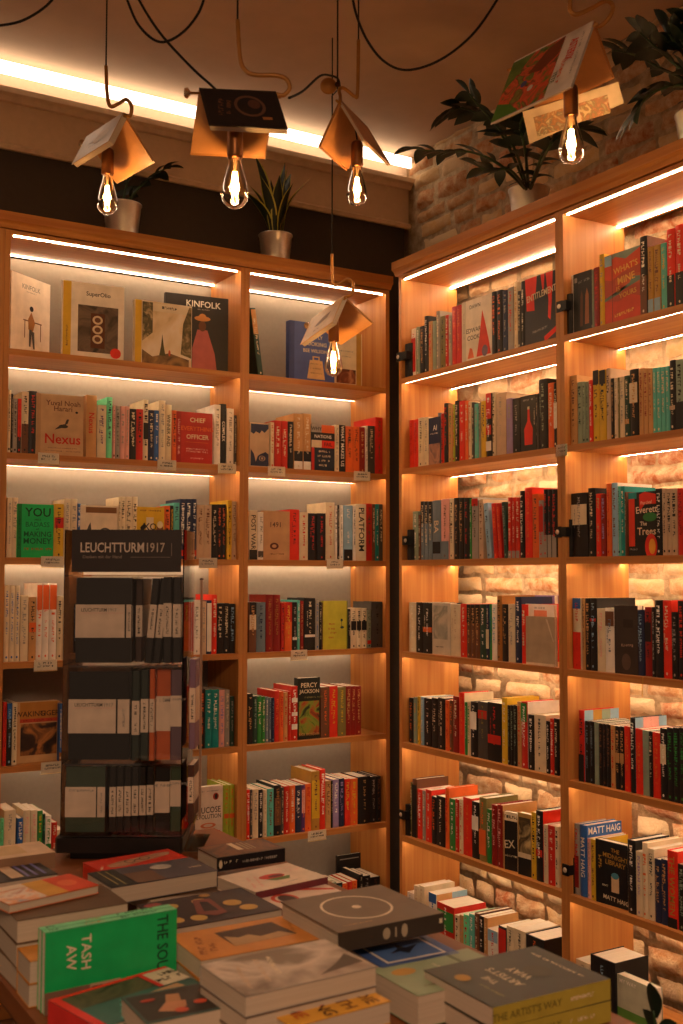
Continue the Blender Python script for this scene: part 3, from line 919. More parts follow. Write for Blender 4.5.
face('AW', 3, (81, 505), (117.8, 507), 'dccab0', [('R', .13, .86, .97, .97, '7a5028'), ('R', .13, 0, .132, 1, 'grey'), ('O', .66, .3, .26, .28, .88, 'darkgrey'), ('M', .66, .38, .03, .009, 0, 'orange'), ('P', [(.16, .3), (.3, .45), (.26, .68), (.2, .6), (.15, .5)], 'darkgrey')], 'cream paperback with brown top band and drawn ring', T=.02, parallel=True)
face('AW', 3, (137.5, 506.6), (164.3, 507.6), 'yellow', [('M', .5, .93, .08, .005, 0, 'brown'), ('R', .33, .0, .6, .8, 'cream'), ('T', 'XO', .46, .62, .025, 0, 'black'), ('T', 'XO', .46, .4, .025, 0, 'black'), ('E', .84, .5, .14, .2, '7a4a24'), ('E', .84, .66, .11, .07, 'e8d8b0'), ('P', [(.1, .6), (.28, .7), (.3, .6), (.16, .5)], 'black')], 'yellow paperback with black letters and round brown face', T=.02, parallel=True)
face('AN', 3, (264, 510.6), (289.7, 510.6), 'c4986c', [('T', '1491', .45, .72, .020, 0, '5c4030'), ('E', .4, .28, .17, .07, '5c2c24'), ('E', .4, .28, .09, .035, 'c4986c'), ('M', .5, .12, .06, .005, 0, 'brown')], 'tan paperback facing out with four dark numerals', T=.025, parallel=True)
face('AN', 4, (323.9, 601), (347.3, 601), 'c4bc3c', [('T', 'Maybe', .35, .52, .010, 0, 'b05a30'), ('T', 'it was', .33, .43, .009, 0, 'b05a30'), ('T', 'all right', .4, .34, .009, 0, 'b05a30'), ('T', 'then', .3, .25, .009, 0, 'b05a30'), ('E', .75, .6, .05, .03, 'darkgreen'), ('R', .74, .42, .76, .6, 'darkgreen'), ('E', .77, .45, .08, .025, 'darkgreen'), ('R', .96, 0, 1, 1, '6a7c28')], 'yellow green paperback facing out beside the striped spines', T=.02, parallel=True, setb=.015)
face('AW', 5, (17.6, 702.6), (58.8, 701.6), 'c8a070', [('R', .06, .67, .97, .99, 'b87c34'), ('T', 'WAKING', .3, .80, .018, 0, '4a2c18'), ('T', 'TIGER', .78, .80, .018, 0, '4a2c18'), ('R', .06, .66, .97, .72, 'c0482c'), ('R', .08, .12, .96, .64, K(['1e1410', '3c2418', 'b8783c', '2c1a12'], 14, 1, 5)), ('M', .5, .69, .1, .006, 0, 'darkred')], 'paperback facing out with tiger picture below brown title band', T=.02, parallel=True, setb=.045)
face('AN', 5, (298.2, 678.3), (320, 677.8), '141814', [('R', .04, .08, .96, .62, K(['1c2c10', '7c9430', 'a8401c', '182410'], 16, 1, 2)), ('T', 'PERCY', .5, .88, .018, 0, 'cream'), ('T', 'JACKSON', .5, .77, .019, 0, 'cream'), ('M', .7, .68, .08, .006, 0, 'olive'), ('T', 'RICK RIORDAN', .5, .08, .010, 0, 'tan'), ('R', 0, 0, .02, 1, '2a2c20')], 'dark fantasy paperback facing out with green and red cover art', T=.03, parallel=True, setb=.03)
face('AW', 6, (193.4, 788), (222.8, 787), 'e8d4c4', [('T', 'GLUCOSE', .47, .60, .022, 0, '3c3430'), ('T', 'REVOLUTION', .48, .49, .016, 0, '3c3430'), ('E', .76, .82, .1, .06, 'b43c30'), ('E', .77, .82, .05, .045, '2c1c1c'), ('O', .5, .34, .26, .045, .6, 'e0805c'), ('E', .12, .23, .025, .014, 'green'), ('E', .3, .23, .025, .014, 'orange'), ('E', .5, .23, .025, .014, 'green'), ('E', .7, .23, .025, .014, 'orange'), ('E', .88, .23, .025, .014, 'red'), ('M', .5, .92, .08, .004, 0, 'grey')],
     'pinkish white paperback facing out with dark title and red ring', T=.02, parallel=True, setb=.01)
face('BF', 1, (462, 303), (491.5, 295), 'e8dccc', [('R', 0, 0, .14, 1, 'cfc4b4'), ('M', .07, .6, .1, .006, -90, 'grey'), ('T', 'DAWN', .45, .88, .014, 0, 'darkgrey'), ('T', 'EDWARD', .45, .5, .017, 0, 'darkgrey'), ('T', 'COOK', .4, .38, .017, 0, 'darkgrey'), ('P', [(.7, .78), (.78, .6), (.9, .3), (.98, .05), (.5, .05), (.6, .35)], 'd83c20'), ('E', .78, .12, .1, .09, '6c5c74'), ('P', [(.2, .05), (.42, .05), (.36, .2), (.28, .22)], 'e07048')], 'white book with red flame on cover, among spines', T=.02, rot=-90)
face('BF', 1, (525, 280), (556.8, 268.5), '1c1a1c', [('P', [(0, 1), (.05, .52), (.3, .5), (.28, .75), (.34, .75), (.38, 1)], 'brightred'), ('P', [(.5, 1), (.62, 1), (.6, .8), (.56, .74)], 'brightred'), ('P', [(.66, 1), (.88, 1), (.84, .55), (.8, .3), (.72, .35), (.74, .6)], 'brightred'), ('T', 'ENTITLEMENT', .52, .72, .022, 6, 'cream'), ('P', [(.6, .08), (1, .2), (1, .12), (.62, .0)], 'brightred'), ('M', .5, .2, .08, .008, 6, 'grey')], 'black book facing out with red streaks and white title', T=.025, rot=-90)
face('BF', 2, (428.8, 418.5), (440, 417), 'navy', [('R', 0, .0, 1, .45, K(['2c3444', 'b08068', '6c5c54'], 14)), ('T', 'AI', .55, .78, .02, 0, 'white'), ('M', .5, .66, .05, .005, 0, 'white')], 'navy paperback facing out with white capitals beside cream spines', T=.02, rot=-90)
face('BF', 2, (520.5, 397), (536, 392), '1c1c1c', [('P', [(.25, .12), (.75, .12), (.78, .4), (.6, .55), (.58, .75), (.45, .75), (.44, .55), (.22, .4)], 'brightred'), ('R', .44, .75, .58, .8, 'cream'), ('M', .5, .92, .05, .006, 0, 'grey')], 'black book facing out with a red bottle on it', T=.02, rot=-90)
face('BF', 4, (432.5, 602.7), (450.3, 603), 'c8bca8', [('R', .05, .3, .85, .95, K(['c8bca8', '8c8c80', 'd8ccb8'], 10)), ('M', .4, .15, .05, .005, 0, 'darkgrey')], 'pale grey book facing out between black and cream spines', T=.03, parallel=True)
face('BF', 4, (521, 594.8), (554.3, 595), '7c5c88', [('M', .5, .93, .06, .006, 0, 'cream'), ('R', .03, .0, .97, .86, 'purple')], 'purple book behind the grey and white face-out books', T=.02, parallel=True, setb=.17)
face('BF', 4, (525.6, 603.8), (554.3, 604), 'e8d4c4', [('M', .5, .94, .05, .006, 0, 'grey'), ('R', .3, .78, .75, .9, 'e0805c')], 'white and pink book facing out behind grey one', T=.012, parallel=True, setb=.035)
face('BF', 4, (526, 616), (554.3, 617), 'b8a488', [('P', [(.7, .95), (.76, .95), (.98, .5), (.95, .5)], 'd8c8ac'), ('R', 0, 0, 1, .05, 'dccab0')], 'grey beige notebook facing out at the shelf end', T=.012, parallel=True, setb=.012)
face('BF', 6, (503.5, 811), (517, 810), '1c1c1c', [('R', 0, .85, 1, 1, 'cream'), ('M', .5, .92, .06, .01, 0, 'black'), ('T', 'EX', .45, .45, .026, 8, 'cream'), ('R', 0, 0, .08, 1, 'tan'), ('M', .55, .25, .05, .006, 0, 'cream')], 'black and white paperback facing out with big white letters', T=.02, rot=-78)
face('BF', 6, (518, 812), (531, 813.5), 'a8884c', [('R', .06, .3, .95, .93, K(['c8b07c', '3c3020', '8c7040'], 12)), ('R', 0, .28, 1, .36, 'cream'), ('R', 0, 0, 1, .28, '1c1c1c')], 'golden brown paperback facing out above a black lower band', T=.02, setb=.02, rot=-84)
face('BN', 1, (604.7, 257), (640, 244), 'b84c34', [('R', 0, .85, 1, 1, '7c9088'), ('P', [(0, .85), (.3, .95), (.6, .88), (1, .98), (1, .75), (.5, .7), (.2, .62), (0, .66)], 'd8502c'), ('R', 0, .84, .22, .99, 'lightblue'), ('P', [(.3, .62), (.7, .66), (1, .62), (1, .48), (.6, .5), (.3, .54)], 'c4603c'),
     ('P', [(0, .38), (.5, .44), (1, .52), (1, .58), (.8, .6), (.7, .52), (.4, .4), (0, .34)], '6c8478'), ('P', [(0, .34), (.4, .3), (.7, .36), (1, .3), (1, .02), (0, .02)], 'd04830'), ('R', .21, 0, .23, 1, '8c3424'), ('T', "WHAT'S", .6, .76, .020, 6, 'f0c060'), ('T', 'MINE', .62, .6, .022, 6, 'f0c060'), ('T', 'IS', .4, .47, .018, 6, 'e0a850'), ('T', 'YOURS', .66, .38, .016, 6, 'e0b050'), ('M', .6, .12, .09, .010, 6, 'f0c060')],
     'red and grey-green patterned book with yellow title, on its side cover', T=.03, rot=-90)
face('BN', 1, (573.6, 275), (591.5, 270.5), '1e1c1c', [('R', 0, 0, .25, 1, '141414'), ('R', .05, .85, .2, .93, 'grey'), ('P', [(.35, .1), (.5, .1), (.52, .6), (.45, .7), (.38, .6)], '5c3c28'), ('P', [(.62, .12), (.85, .12), (.84, .6), (.74, .72), (.66, .6)], '9c6444'), ('M', .6, .85, .05, .008, 5, 'grey')], 'black book with dim brown figures facing out, beside bookend', T=.02, rot=-90)
face('BN', 3, (628.5, 493), (656, 492.5), '1c1a18', [('R', 0, .15, .22, .9, 'e03a20'), ('R', 0, .9, .3, 1, 'teal'), ('P', [(.4, .96), (.6, 1), (1, .95), (1, .8), (.6, .8), (.4, .7)], 'd83020'), ('T', 'Percival', .65, .83, .010, 4, 'f0c0a0'), ('T', 'Everett', .66, .72, .020, 2, 'f4d8b8'), ('E', .78, .6, .25, .07, '2f7a3c'), ('T', 'The', .55, .5, .012, 0, 'f0dcc0'), ('T', 'Trees', .66, .38, .022, 0, 'f0d0a8'), ('E', .82, .14, .22, .2, 'd83020'), ('E', .86, .14, .12, .12, 'e0a030'), ('M', .2, .1, .03, .006, 0, 'grey')],
     'black, red and green book facing out with cream title, third shelf', T=.03, parallel=True)
face('BN', 4, (614.5, 605.3), (637.3, 605.6), '3a302c', [('R', .38, .68, .8, .8, '2a2422'), ('M', .5, .42, .05, .008, 0, 'a08870'), ('E', .5, .18, .2, .12, '5c4a40')], 'dark brown book facing out beside white paperback', T=.025, parallel=True)
face('BN', 6, (595.8, 838.5), (627, 840), '16181c', [('R', 0, 0, .27, 1, '111317'), ('T', 'THE', .62, .87, .012, -4, 'gold'), ('T', 'MIDNIGHT', .63, .77, .014, -4, 'gold'), ('T', 'LIBRARY', .63, .67, .014, -4, 'gold'), ('R', .5, .22, .74, .48, 'd8b890'), ('E', .62, .48, .12, .05, '4c8ca0'), ('T', 'MATT HAIG', .64, .11, .013, -4, 'cream'), ('M', .14, .65, .04, .012, -90, 'gold'), ('M', .3, .3, .02, .006, 0, 'cream')],
     'black book facing out with gold title and glowing bottle shape', T=.025, rot=-84)
face('BN', 7, (602, 967), (655, 975), 'b8b8a0', [('R', 0, 0, 1, .4, '5c8c3c'), ('T', 'MY WAY', .5, .9, .012, 0, 'white')], 'white-edged green book standing on the bottom shelf by the plant leaf', T=.03, setb=.03, rot=-90)

face('AN', 7, (337.5, 856), (361, 864), 'black', [('R', .1, .9, .9, .92, 'grey')], 'black board standing behind the small books on the bottom shelf', T=.012, setb=.19, rot=0)
# ------------------------------------------------------------------ labels of the spines
NUM = ['', 'first', 'second', 'third', 'fourth', 'fifth', 'sixth']; CNT = ['', '', 'two', 'three', 'four', 'five', 'six']
def cw(c): return WORD.get(c, c)
for (bay, s), L in ROWS.items():
    L.sort(key=lambda e: e['u']); where = '%s shelf, %s' % (ORD[s], BAY[bay][1]); grp = 'books on the %s shelf of the %s' % (ORD[s], BAY[bay][1])
    def look(e):
        adj = 'slim ' if e['w'] < .0105 else ('thick ' if e['w'] > .036 else ('tall ' if e['h'] > .235 else ''))
        b = e['bands']
        tail = 'with %s band' % cw(b[0][0]) if b and b[0][0] in PAL and cw(b[0][0]) != cw(e['c']) else ('with %s lettering' % cw(e['ink']))
        return adj+cw(e['c'])+' book '+tail
    i = 0; used = {}
    while i < len(L):
        e = L[i]
        if e.get('face'): i += 1; continue
        j = i
        while j+1 < len(L) and L[j+1]['key'] == e['key'] and not L[j+1].get('face'): j += 1
        n = j-i+1
        for k in range(i, j+1):
            x = L[k]; lf = cw(L[i-1]['c']) if i > 0 and L[i-1]['c'] in PAL else None; rg = cw(L[j+1]['c']) if j+1 < len(L) and L[j+1]['c'] in PAL else None
            if n > 1:
                base = '%s of %s matching %s books with %s lettering' % (NUM[k-i+1], CNT[n], cw(x['c']), cw(x['ink'])); base2 = base
                c1 = [base, base+' right of %s one' % lf if lf else base, base+' left of %s one' % rg if rg else base]
            else:
                lk = look(x); c1 = [lk+(' right of %s one' % lf if lf else (' at row start' if i == 0 else ' beside face-out book')), lk+(' left of %s one' % rg if rg else ' at row end'), lk+(' between %s and %s' % (lf, rg) if lf and rg else '')]
            lab = next((c for c in c1 if c not in used), None)
            if lab is None: lab = look(x)+', %dth book along' % (k+1)
            if len((lab+' '+where).split()) > 16: lab = lab.replace('matching ', '').replace('dark ', '')
            if len((lab+' '+where).split()) > 16: lab = re.sub(r' with [a-z ]+?(lettering|band)', '', lab)
            used[lab] = 1; tag(x['o'], lab+', '+where, 'book', grp)
        i = j+1

# ------------------------------------------------------------------ price-rail cards on the shelf edges
def shelf_card(wall, u0, u1, v, s, label, words):
    ax, val = (1, YL-.003) if wall == 'A' else (0, XR-.003)
    a = onp(u0, v, ax, val); b = onp(u1, v, ax, val); w = (b-a).length; hz = .036; rz = 0 if wall == 'A' else -math.pi/2
    o = empty('shelf_card', (a.x, a.y, ZS[s]-.031), rz); m = MB(); m.box(0, 0, 0, w, .0012, hz, mat('f4e6cc'))
    art(m, (0, 0, 0), (1, 0, 0), (0, 0, 1), (0, -1, 0), w, hz, [('M', .5, .68, w*.6, .007, 0, 'darkgrey'), ('M', .5, .4, w*.7, .006, 0, 'darkgrey')]); m.build('card', o)
    m = MB(); m.box(-.001, -.002, -.002, w+.001, -.001, hz, ACRYL); m.box(-.001, -.002, -.003, w+.001, .001, -.001, mat('d8b878', .3)); m.build('clear_holder', o)
    tag(o, label, 'card', 'handwritten cards on the shelf edges')
for c in [('A', 38, 59, 462, 2, 'cream shelf card under the pigeon cover book'), ('A', 157.5, 176, 467, 2, 'cream shelf card left of the red face-out book'), ('A', 218, 236, 471, 2, 'cream shelf card at right end of second shelf, wide bay'),
          ('A', 268, 285, 473, 2, 'cream shelf card under red books, second shelf, narrow bay'), ('A', 354, 370, 477, 2, 'cream shelf card at right end, second shelf, narrow bay'), ('A', 41, 64, 563, 3, 'cream shelf card below the green face-out book'),
          ('A', 199, 217, 565, 3, 'cream shelf card right of the sign of the notebook display'), ('A', 327, 343, 566, 3, 'cream shelf card on third shelf, narrow bay'), ('A', 34, 57, 668, 4, 'cream shelf card below the orange-topped white books'),
          ('A', 291, 307, 655, 4, 'cream shelf card on fourth shelf, narrow bay'), ('A', 41, 64, 772, 5, 'cream shelf card below the tiger picture book'), ('A', 308, 326, 836, 6, 'cream shelf card on sixth shelf, narrow bay'),
          ('B', 556, 567, 448, 2, 'cream shelf card on the upright between the brick bays')]:
    shelf_card(*c[:5], c[5], None)
m = MB(); a = onp(643, 681, 0, XR-.004); m.tube([a+Vector((0, 0, .012)), a+Vector((-.002, .001, -.01)), a+Vector((0, .004, -.045))], .0016, mat('b8863c')); o = m.build('ribbon_marker')
tag(o, 'thin golden ribbon hanging over the fourth shelf edge', 'ribbon')

# black bookends screwed to the uprights
def bookend(u0, u1, v0, v1, us, vs_, s, label, setb=.012):
    p = onp(u0, (v0+v1)/2, 0, XR+setb); q = onp(u1, (v0+v1)/2, 0, XR+setb); zt = onp(u0, v0, 0, XR+setb).z
    h = max(.06, zt-ZS[s]); w = max(.006, p.y-q.y)
    o = empty('bookend', (XR+setb, p.y, ZS[s]+.0006), -math.pi/2); m = MB(); r = .006
    m.prism([(0, r), (w*.3, 0), (w*.7, 0), (w, r), (w, .12), (0, .12)], 0, h, BLACKM); m.build('plate', o)
    t = onp(us, vs_, 0, XR-.006); m = MB(); ly = p.y-t.y; lz = t.z-ZS[s]-.0006
    m.box(min(ly-.013, 0), -setb-.006, lz-.017, max(ly+.013, .002), -setb-.001, lz+.017, BLACKM); m.box(min(ly+.010, w*.5), -setb-.006, lz-.015, w*.9, .01, lz+.015, BLACKM); tb = m.build('tab', o)
    m = MB(); m.lathe([(0, .004), (.006, .0035), (.0078, .001), (.008, 0)], mat('d8c8b4', .35, .6), 16, Matrix.Translation((ly, -setb-.006, lz)) @ Matrix.Rotation(math.pi/2, 4, 'X')); m.build('screw', tb)
    tag(o, label, 'bookend', 'black bookends screwed to the uprights')
bookend(403.5, 411, 345, 377, 398, 357, 1, 'black bookend on top shelf beside the dark corner gap')
bookend(406, 412.5, 530, 559, 405.5, 540.5, 3, 'black bookend on third shelf, first brick bay')
bookend(404, 409, 804, 834, 400.8, 814.5, 6, 'black bookend on sixth shelf, first brick bay')
bookend(565.5, 571, 295, 332, 559, 306.5, 1, 'black bookend on top shelf, second brick bay')
bookend(563.5, 571, 520, 554, 557.5, 532, 3, 'black bookend on third shelf beside thick black book')
bookend(568.5, 573, 857, 895, 565, 870, 6, 'black bookend on sixth shelf beside grey and red book')

# ------------------------------------------------------------------ the display table
TZ = .735; TX0, TX1, TY0, TY1 = .525, 1.345, .95, 2.90
t = empty('display_table', ((TX0+TX1)/2, (TY0+TY1)/2, 0)); cx, cy = (TX0+TX1)/2, (TY0+TY1)/2
tw = wood('table_wood', (5, .5, 5), '6a3a1c', '8a5228')
m = MB(); m.box(TX0-cx, TY0-cy, TZ-.035, TX1-cx, TY1-cy, TZ, tw); m.build('tabletop', t)
for sx in (-1, 1):
    for sy in (-1, 1):
        m = MB(); x, y = sx*(TX1-cx-.06), sy*(TY1-cy-.06); m.prism([(x-.03, y-.03), (x+.03, y-.03), (x+.03, y+.03), (x-.03, y+.03)], 0, TZ-.036, tw); m.build('leg', t)
m = MB(); m.box(TX0-cx+.05, TY0-cy+.05, TZ-.11, TX1-cx-.05, TY0-cy+.07, TZ-.036, tw); m.box(TX0-cx+.05, TY1-cy-.07, TZ-.11, TX1-cx-.05, TY1-cy-.05, TZ-.036, tw)
m.box(TX0-cx+.05, TY0-cy+.07, TZ-.11, TX0-cx+.07, TY1-cy-.07, TZ-.036, tw); m.box(TX1-cx-.07, TY0-cy+.07, TZ-.11, TX1-cx-.05, TY1-cy-.07, TZ-.036, tw); m.build('apron', t)
tag(t, 'wooden display table covered with stacked books in the foreground', 'table')

FLAT = []
def flat(quad, ztop, thick, c, items, label, spine='L', n=1, hard=False, spc=None, stext=None, curl=0, lower=None, rect=None):
    """book lying on the table; quad = far-left, far-right, near-right, near-left corners of the cover as seen"""
    if rect: ctr, ang, Wd, Hd = Vector((rect[0], rect[1], 0)), math.radians(rect[4]), rect[2], rect[3]
    else:
        P = [onp(u, v, 2, ztop) for u, v in quad]; ctr = (P[0]+P[1]+P[2]+P[3])/4; d = (P[1]-P[0]+P[2]-P[3]); e = (P[0]-P[3]+P[1]-P[2])
        ang = math.atan2(d.y, d.x); ang2 = math.atan2(e.y, e.x)-math.pi/2; ang = (ang*2+ang2)/3
        Wd = ((P[1]-P[0]).length+(P[2]-P[3]).length)/2; Hd = abs((Vector((-math.sin(ang), math.cos(ang), 0))).dot(e))/2
    z = ztop
    for k in range(n):
        zz = z-thick; a = ang+(0 if k == 0 else random.uniform(-.03, .03)); o = empty('book', (ctr.x, ctr.y, zz+.0004), a); m = MB(); w, h, T = Wd/2, Hd/2, thick-.0006; t = .0022 if hard else .0012
        cc = c if k == 0 or not lower else lower; C = cap(cc) if isinstance(cc, str) else cc; S = cap(spc) if spc else C
        N = 10
        def top(x0, y0, x1, y1, z0, z1, M_):
            if not curl or k: m.box(x0, y0, z0, x1, y1, z1, M_); return
            vs = []; fs = []
            for i in range(N+1):
                f = i/N; X = x0+(x1-x0)*f; q = curl*(abs(f-.5)*2)**2.5
                vs += [(X, y0, z0+q), (X, y1, z0+q), (X, y0, z1+q), (X, y1, z1+q)]
            for i in range(N): b = 4*i; fs += [(b+2, b+6, b+7, b+3), (b, b+1, b+5, b+4), (b, b+4, b+6, b+2), (b+1, b+3, b+7, b+5)]
            fs += [(0, 2, 3, 1), (4*N, 4*N+1, 4*N+3, 4*N+2)]; m.add(vs, fs, M_)
        top(-w, -h, w, h, T-t, T, C); m.box(-w, -h, 0, w, h, t, C)
        bx = {'L': (-w, -h, -w+t, h), 'R': (w-t, -h, w, h), 'N': (-w, -h, w, -h+t), 'F': (-w, h-t, w, h)}[spine]; m.box(bx[0], bx[1], t, bx[2], bx[3], T-t, S)
        if spc: m.box(bx[0]-.0002*(spine == 'L'), bx[1]-.0002*(spine == 'N'), 0, bx[2]+(.0002 if spine in 'R' else 0), bx[3], T-.0001, S)
        if k == 0 and not curl: art(m, (-w, -h, T), (1, 0, 0), (0, 1, 0), (0, 0, 1), Wd, Hd, items)
        if stext and spine == 'N': art(m, (-w, -h-.0004, 0), (1, 0, 0), (0, 0, 1), (0, -1, 0), Wd, T, stext)
        m.build('cover', o); i_ = .003 if hard else .001; g = MB()
        gx = [-w+i_, -h+i_, w-i_, h-i_]; gx[{'L': 0, 'R': 2, 'N': 1, 'F': 3}[spine]] += {'L': t, 'R': -t, 'N': t, 'F': -t}[spine]
        g.box(gx[0], gx[1], t, gx[2], gx[3], T-t, PAPERF); g.build('pages', o)
        if '|' not in label and k: label = 'book directly under the '+label
        tag(o, (label if k == 0 else label.replace('|', ['', 'second from top, ', 'third from top, ', 'lowest, '][min(k, 3)])).replace('|', ''), 'book', 'books lying on the display table'); FLAT.append(o)
        z -= thick+.0004
PAPERF, n_, b_ = nmat('paper_lying_dimmed')
def paperf():
    t = n_; tc = t.nodes.new('ShaderNodeTexCoord'); mp = t.nodes.new('ShaderNodeMapping'); mp.inputs['Scale'].default_value = (6, 6, 900)
    n = t.nodes.new('ShaderNodeTexNoise'); n.inputs['Scale'].default_value = 1; r = t.nodes.new('ShaderNodeValToRGB')
    r.color_ramp.elements[0].color = (.38, .31, .23, 1); r.color_ramp.elements[1].color = (.60, .51, .40, 1)  # same paper, colour darkened to stand in for the dim light on the table
    t.links.new(tc.outputs['Object'], mp.inputs[0]); t.links.new(mp.outputs[0], n.inputs['Vector']); t.links.new(n.outputs['Fac'], r.inputs['Fac'])
    t.links.new(r.outputs['Color'], b_.inputs['Base Color']); b_.inputs['Roughness'].default_value = .8
paperf()
#FLATS
flat([(419, 969), (532, 948), (618, 978), (494, 1006)], .803, .033, '3c3e32', [('T', 'THE', .28, .50, .013, 90, 'cream'), ('T', "ARTIST'S", .40, .50, .017, 90, 'cream'), ('T', 'WAY', .53, .50, .017, 90, 'cream'), ('E', .14, .66, .055, .08, 'gold'), ('M', .17, .3, .06, .005, 90, 'khaki'), ('E', .66, .45, .1, .14, '4e4a38'), ('M', .86, .5, .13, .006, 90, 'cream')],
     'dark olive book with cream title and yellow spine, |on front right stack', spine='N', n=2, spc='a8983c', stext=[('T', "THE ARTIST'S WAY", .28, .5, .012, 0, '6a6028'), ('M', .75, .5, .05, .006, 0, 'cream')])
flat([(295.5, 902.7), (386.6, 879.6), (428, 914.8), (330.6, 935.2)], .842, .034, '6e5c4a', [('O', .47, .52, .30, .33, .93, 'e0d0b8'), ('E', .47, .52, .04, .045, 'e0d0b8'), ('M', .25, .12, .06, .004, 0, 'tan')], 'square grey-brown hardback with white circle outline on its cover', spine='N', hard=True,
     spc='3c322a', stext=[('E', .44, .5, .035, .3, 'a89880'), ('R', .52, .25, .535, .75, 'a89880'), ('E', .61, .5, .03, .35, 'a89880'), ('R', .95, .5, .98, .75, 'cream')])
flat([(293, 915), (352, 900), (376, 922), (325, 940)], .8065, .036, '8a7a68', [], 'plain grey-brown book hidden under the one with white circle', spine='L')
flat([(353, 946), (422, 929), (452, 953), (378, 970)], .79, .05, '3e5a94', [('R', .12, .1, .88, .8, 'd8d0c4'), ('R', .15, .14, .85, .76, '4a6ca4'), ('P', [(.3, .4), (.45, .52), (.5, .68), (.56, .52), (.75, .58), (.6, .42), (.5, .3), (.44, .42)], '1c2230'), ('E', .35, .9, .05, .03, 'orange')],
     'blue paperback with white framed bird picture in table centre right', spine='R')
flat([(374, 970), (470, 946), (512, 972), (418, 997)], .79, .052, '8a9a7c', [('E', .2, .72, .11, .11, 'gold'), ('M', .55, .4, .1, .006, -80, 'cream'), ('R', .72, .3, .76, .9, '5c6c50'), ('M', .4, .2, .1, .004, 0, 'brown')], 'pale green paperback with round yellow sticker', spine='R')
flat([(218, 877), (288.5, 862), (326, 877), (256, 892)], .790, .028, 'dcc8b4', [('E', .5, .52, .17, .12, 'c83a2c'), ('P', [(.36, .42), (.7, .42), (.62, .28), (.45, .3)], '5c7a34'), ('E', .54, .5, .1, .06, '6a2430'), ('M', .15, .4, .08, .006, 70, 'pink'), ('M', .25, .4, .08, .006, 70, 'pink'), ('M', .8, .75, .05, .006, 0, 'pink'), ('M', .84, .6, .04, .006, 0, 'pink'), ('M', .55, .12, .06, .004, 10, 'grey')],
     'white paperback with red fruit and green leaf, rear of table', spine='N', spc='6a2c34')
flat([(250, 894), (323, 879.5), (345, 896), (279, 912)], .775, .035, 'dcc8b8', [('P', [(.3, .95), (.6, .85), (.98, .55), (.98, .45), (.6, .72), (.3, .85)], 'c8442c'), ('O', .28, .45, .16, .25, .7, 'c8442c'), ('E', .30, .42, .1, .2, '3c2824'), ('E', .85, .12, .1, .1, '7c84b4')], 'white paperback with red swoosh and dark oval, beside lilac corner', spine='N', spc='6a2c34')
flat([(133, 903), (244.7, 889), (277, 907), (178, 931)], .797, .028, '2e2226', [('E', .12, .25, .06, .1, 'b8944c'), ('E', .3, .2, .07, .1, 'b8944c'), ('E', .5, .75, .07, .09, 'b8944c'), ('E', .72, .5, .08, .11, 'b8944c'), ('E', .78, .25, .08, .1, 'b8944c'), ('E', .22, .72, .07, .09, 'b8944c'), ('E', .6, .9, .05, .06, 'a87c40'), ('P', [(.32, .3), (.45, .8), (.6, .75), (.56, .2), (.44, .15)], '7a4038'), ('P', [(.4, .35), (.48, .7), (.54, .65), (.52, .3)], '241c20'), ('E', .1, .85, .08, .06, '9a4848')],
     'dark paperback with yellow ovals and figure on cover', spine='F', n=2)
flat([(176, 935), (281, 915), (319, 938), (195.5, 962)], .812, .034, 'c48034', [('P', [(.35, .25), (.9, .3), (.85, .85), (.33, .8)], '4a3428'), ('P', [(.35, .25), (.88, .3), (.8, .48), (.62, .42), (.55, .55), (.45, .5), (.36, .62)], 'b08c60'), ('M', .12, .45, .09, .013, 75, '8a4c18'), ('M', .2, .4, .06, .013, 75, '8a4c18'), ('M', .94, .6, .06, .006, 75, '9a6424')], 'orange paperback with dark framed picture, centre of table', spine='F', n=2)
flat([(197, 963), (326.5, 941), (375, 964.6), (248.5, 998)], .846, .030, 'grey', [('R', 0, 0, 1, 1, K(['5c4c40', '9c8c7c', 'c4b4a4', '7c6c5c'], 6, .8, 4)), ('P', [(.6, .1), (.98, .2), (.95, .5), (.8, .3)], '4c3c30'), ('M', .42, .6, .08, .008, 75, 'cream'), ('M', .3, .5, .1, .008, 75, 'beige'), ('M', .14, .45, .1, .008, 75, 'beige')],
     'grey paperback with misty photograph on cover, |behind the yellow book', spine='F', n=3, lower='6c5c50')
flat([(251.7, 1004.5), (352.4, 981), (393.4, 1001.4), (294, 1025)], .806, .034, 'd09a34', [('T', 'ZADIE', .86, .5, .022, -90, '5c3418'), ('T', 'SMITH', .64, .5, .022, -90, '6a3c1c'), ('T', 'SWING', .42, .5, .022, -90, '4a2c18'), ('T', 'TIME', .18, .5, .022, -90, 'b85c24'), ('E', .66, .72, .03, .05, 'b83c2c'), ('E', .44, .45, .04, .06, 'c8502c')], '|yellow paperback with four lines of brown and red lettering', spine='F', n=2)
flat([(120, 995), (211, 983), (243, 1001), (148, 1026)], .803, .033, '3c5450', [('R', .03, .05, .97, .95, '2e2620'), ('P', [(.2, .3), (.35, .55), (.55, .5), (.5, .3), (.35, .2)], 'b8805c'), ('P', [(.35, .55), (.42, .8), (.55, .75), (.5, .5)], 'a87850'), ('E', .42, .2, .07, .08, 'c84c2c'), ('E', .66, .35, .07, .07, 'c84c2c'), ('E', .2, .7, .08, .05, 'a83828'), ('E', .8, .7, .05, .04, '8a4424')], 'dark paperback with teal rim and orange flowers, front edge', spine='R', n=2)
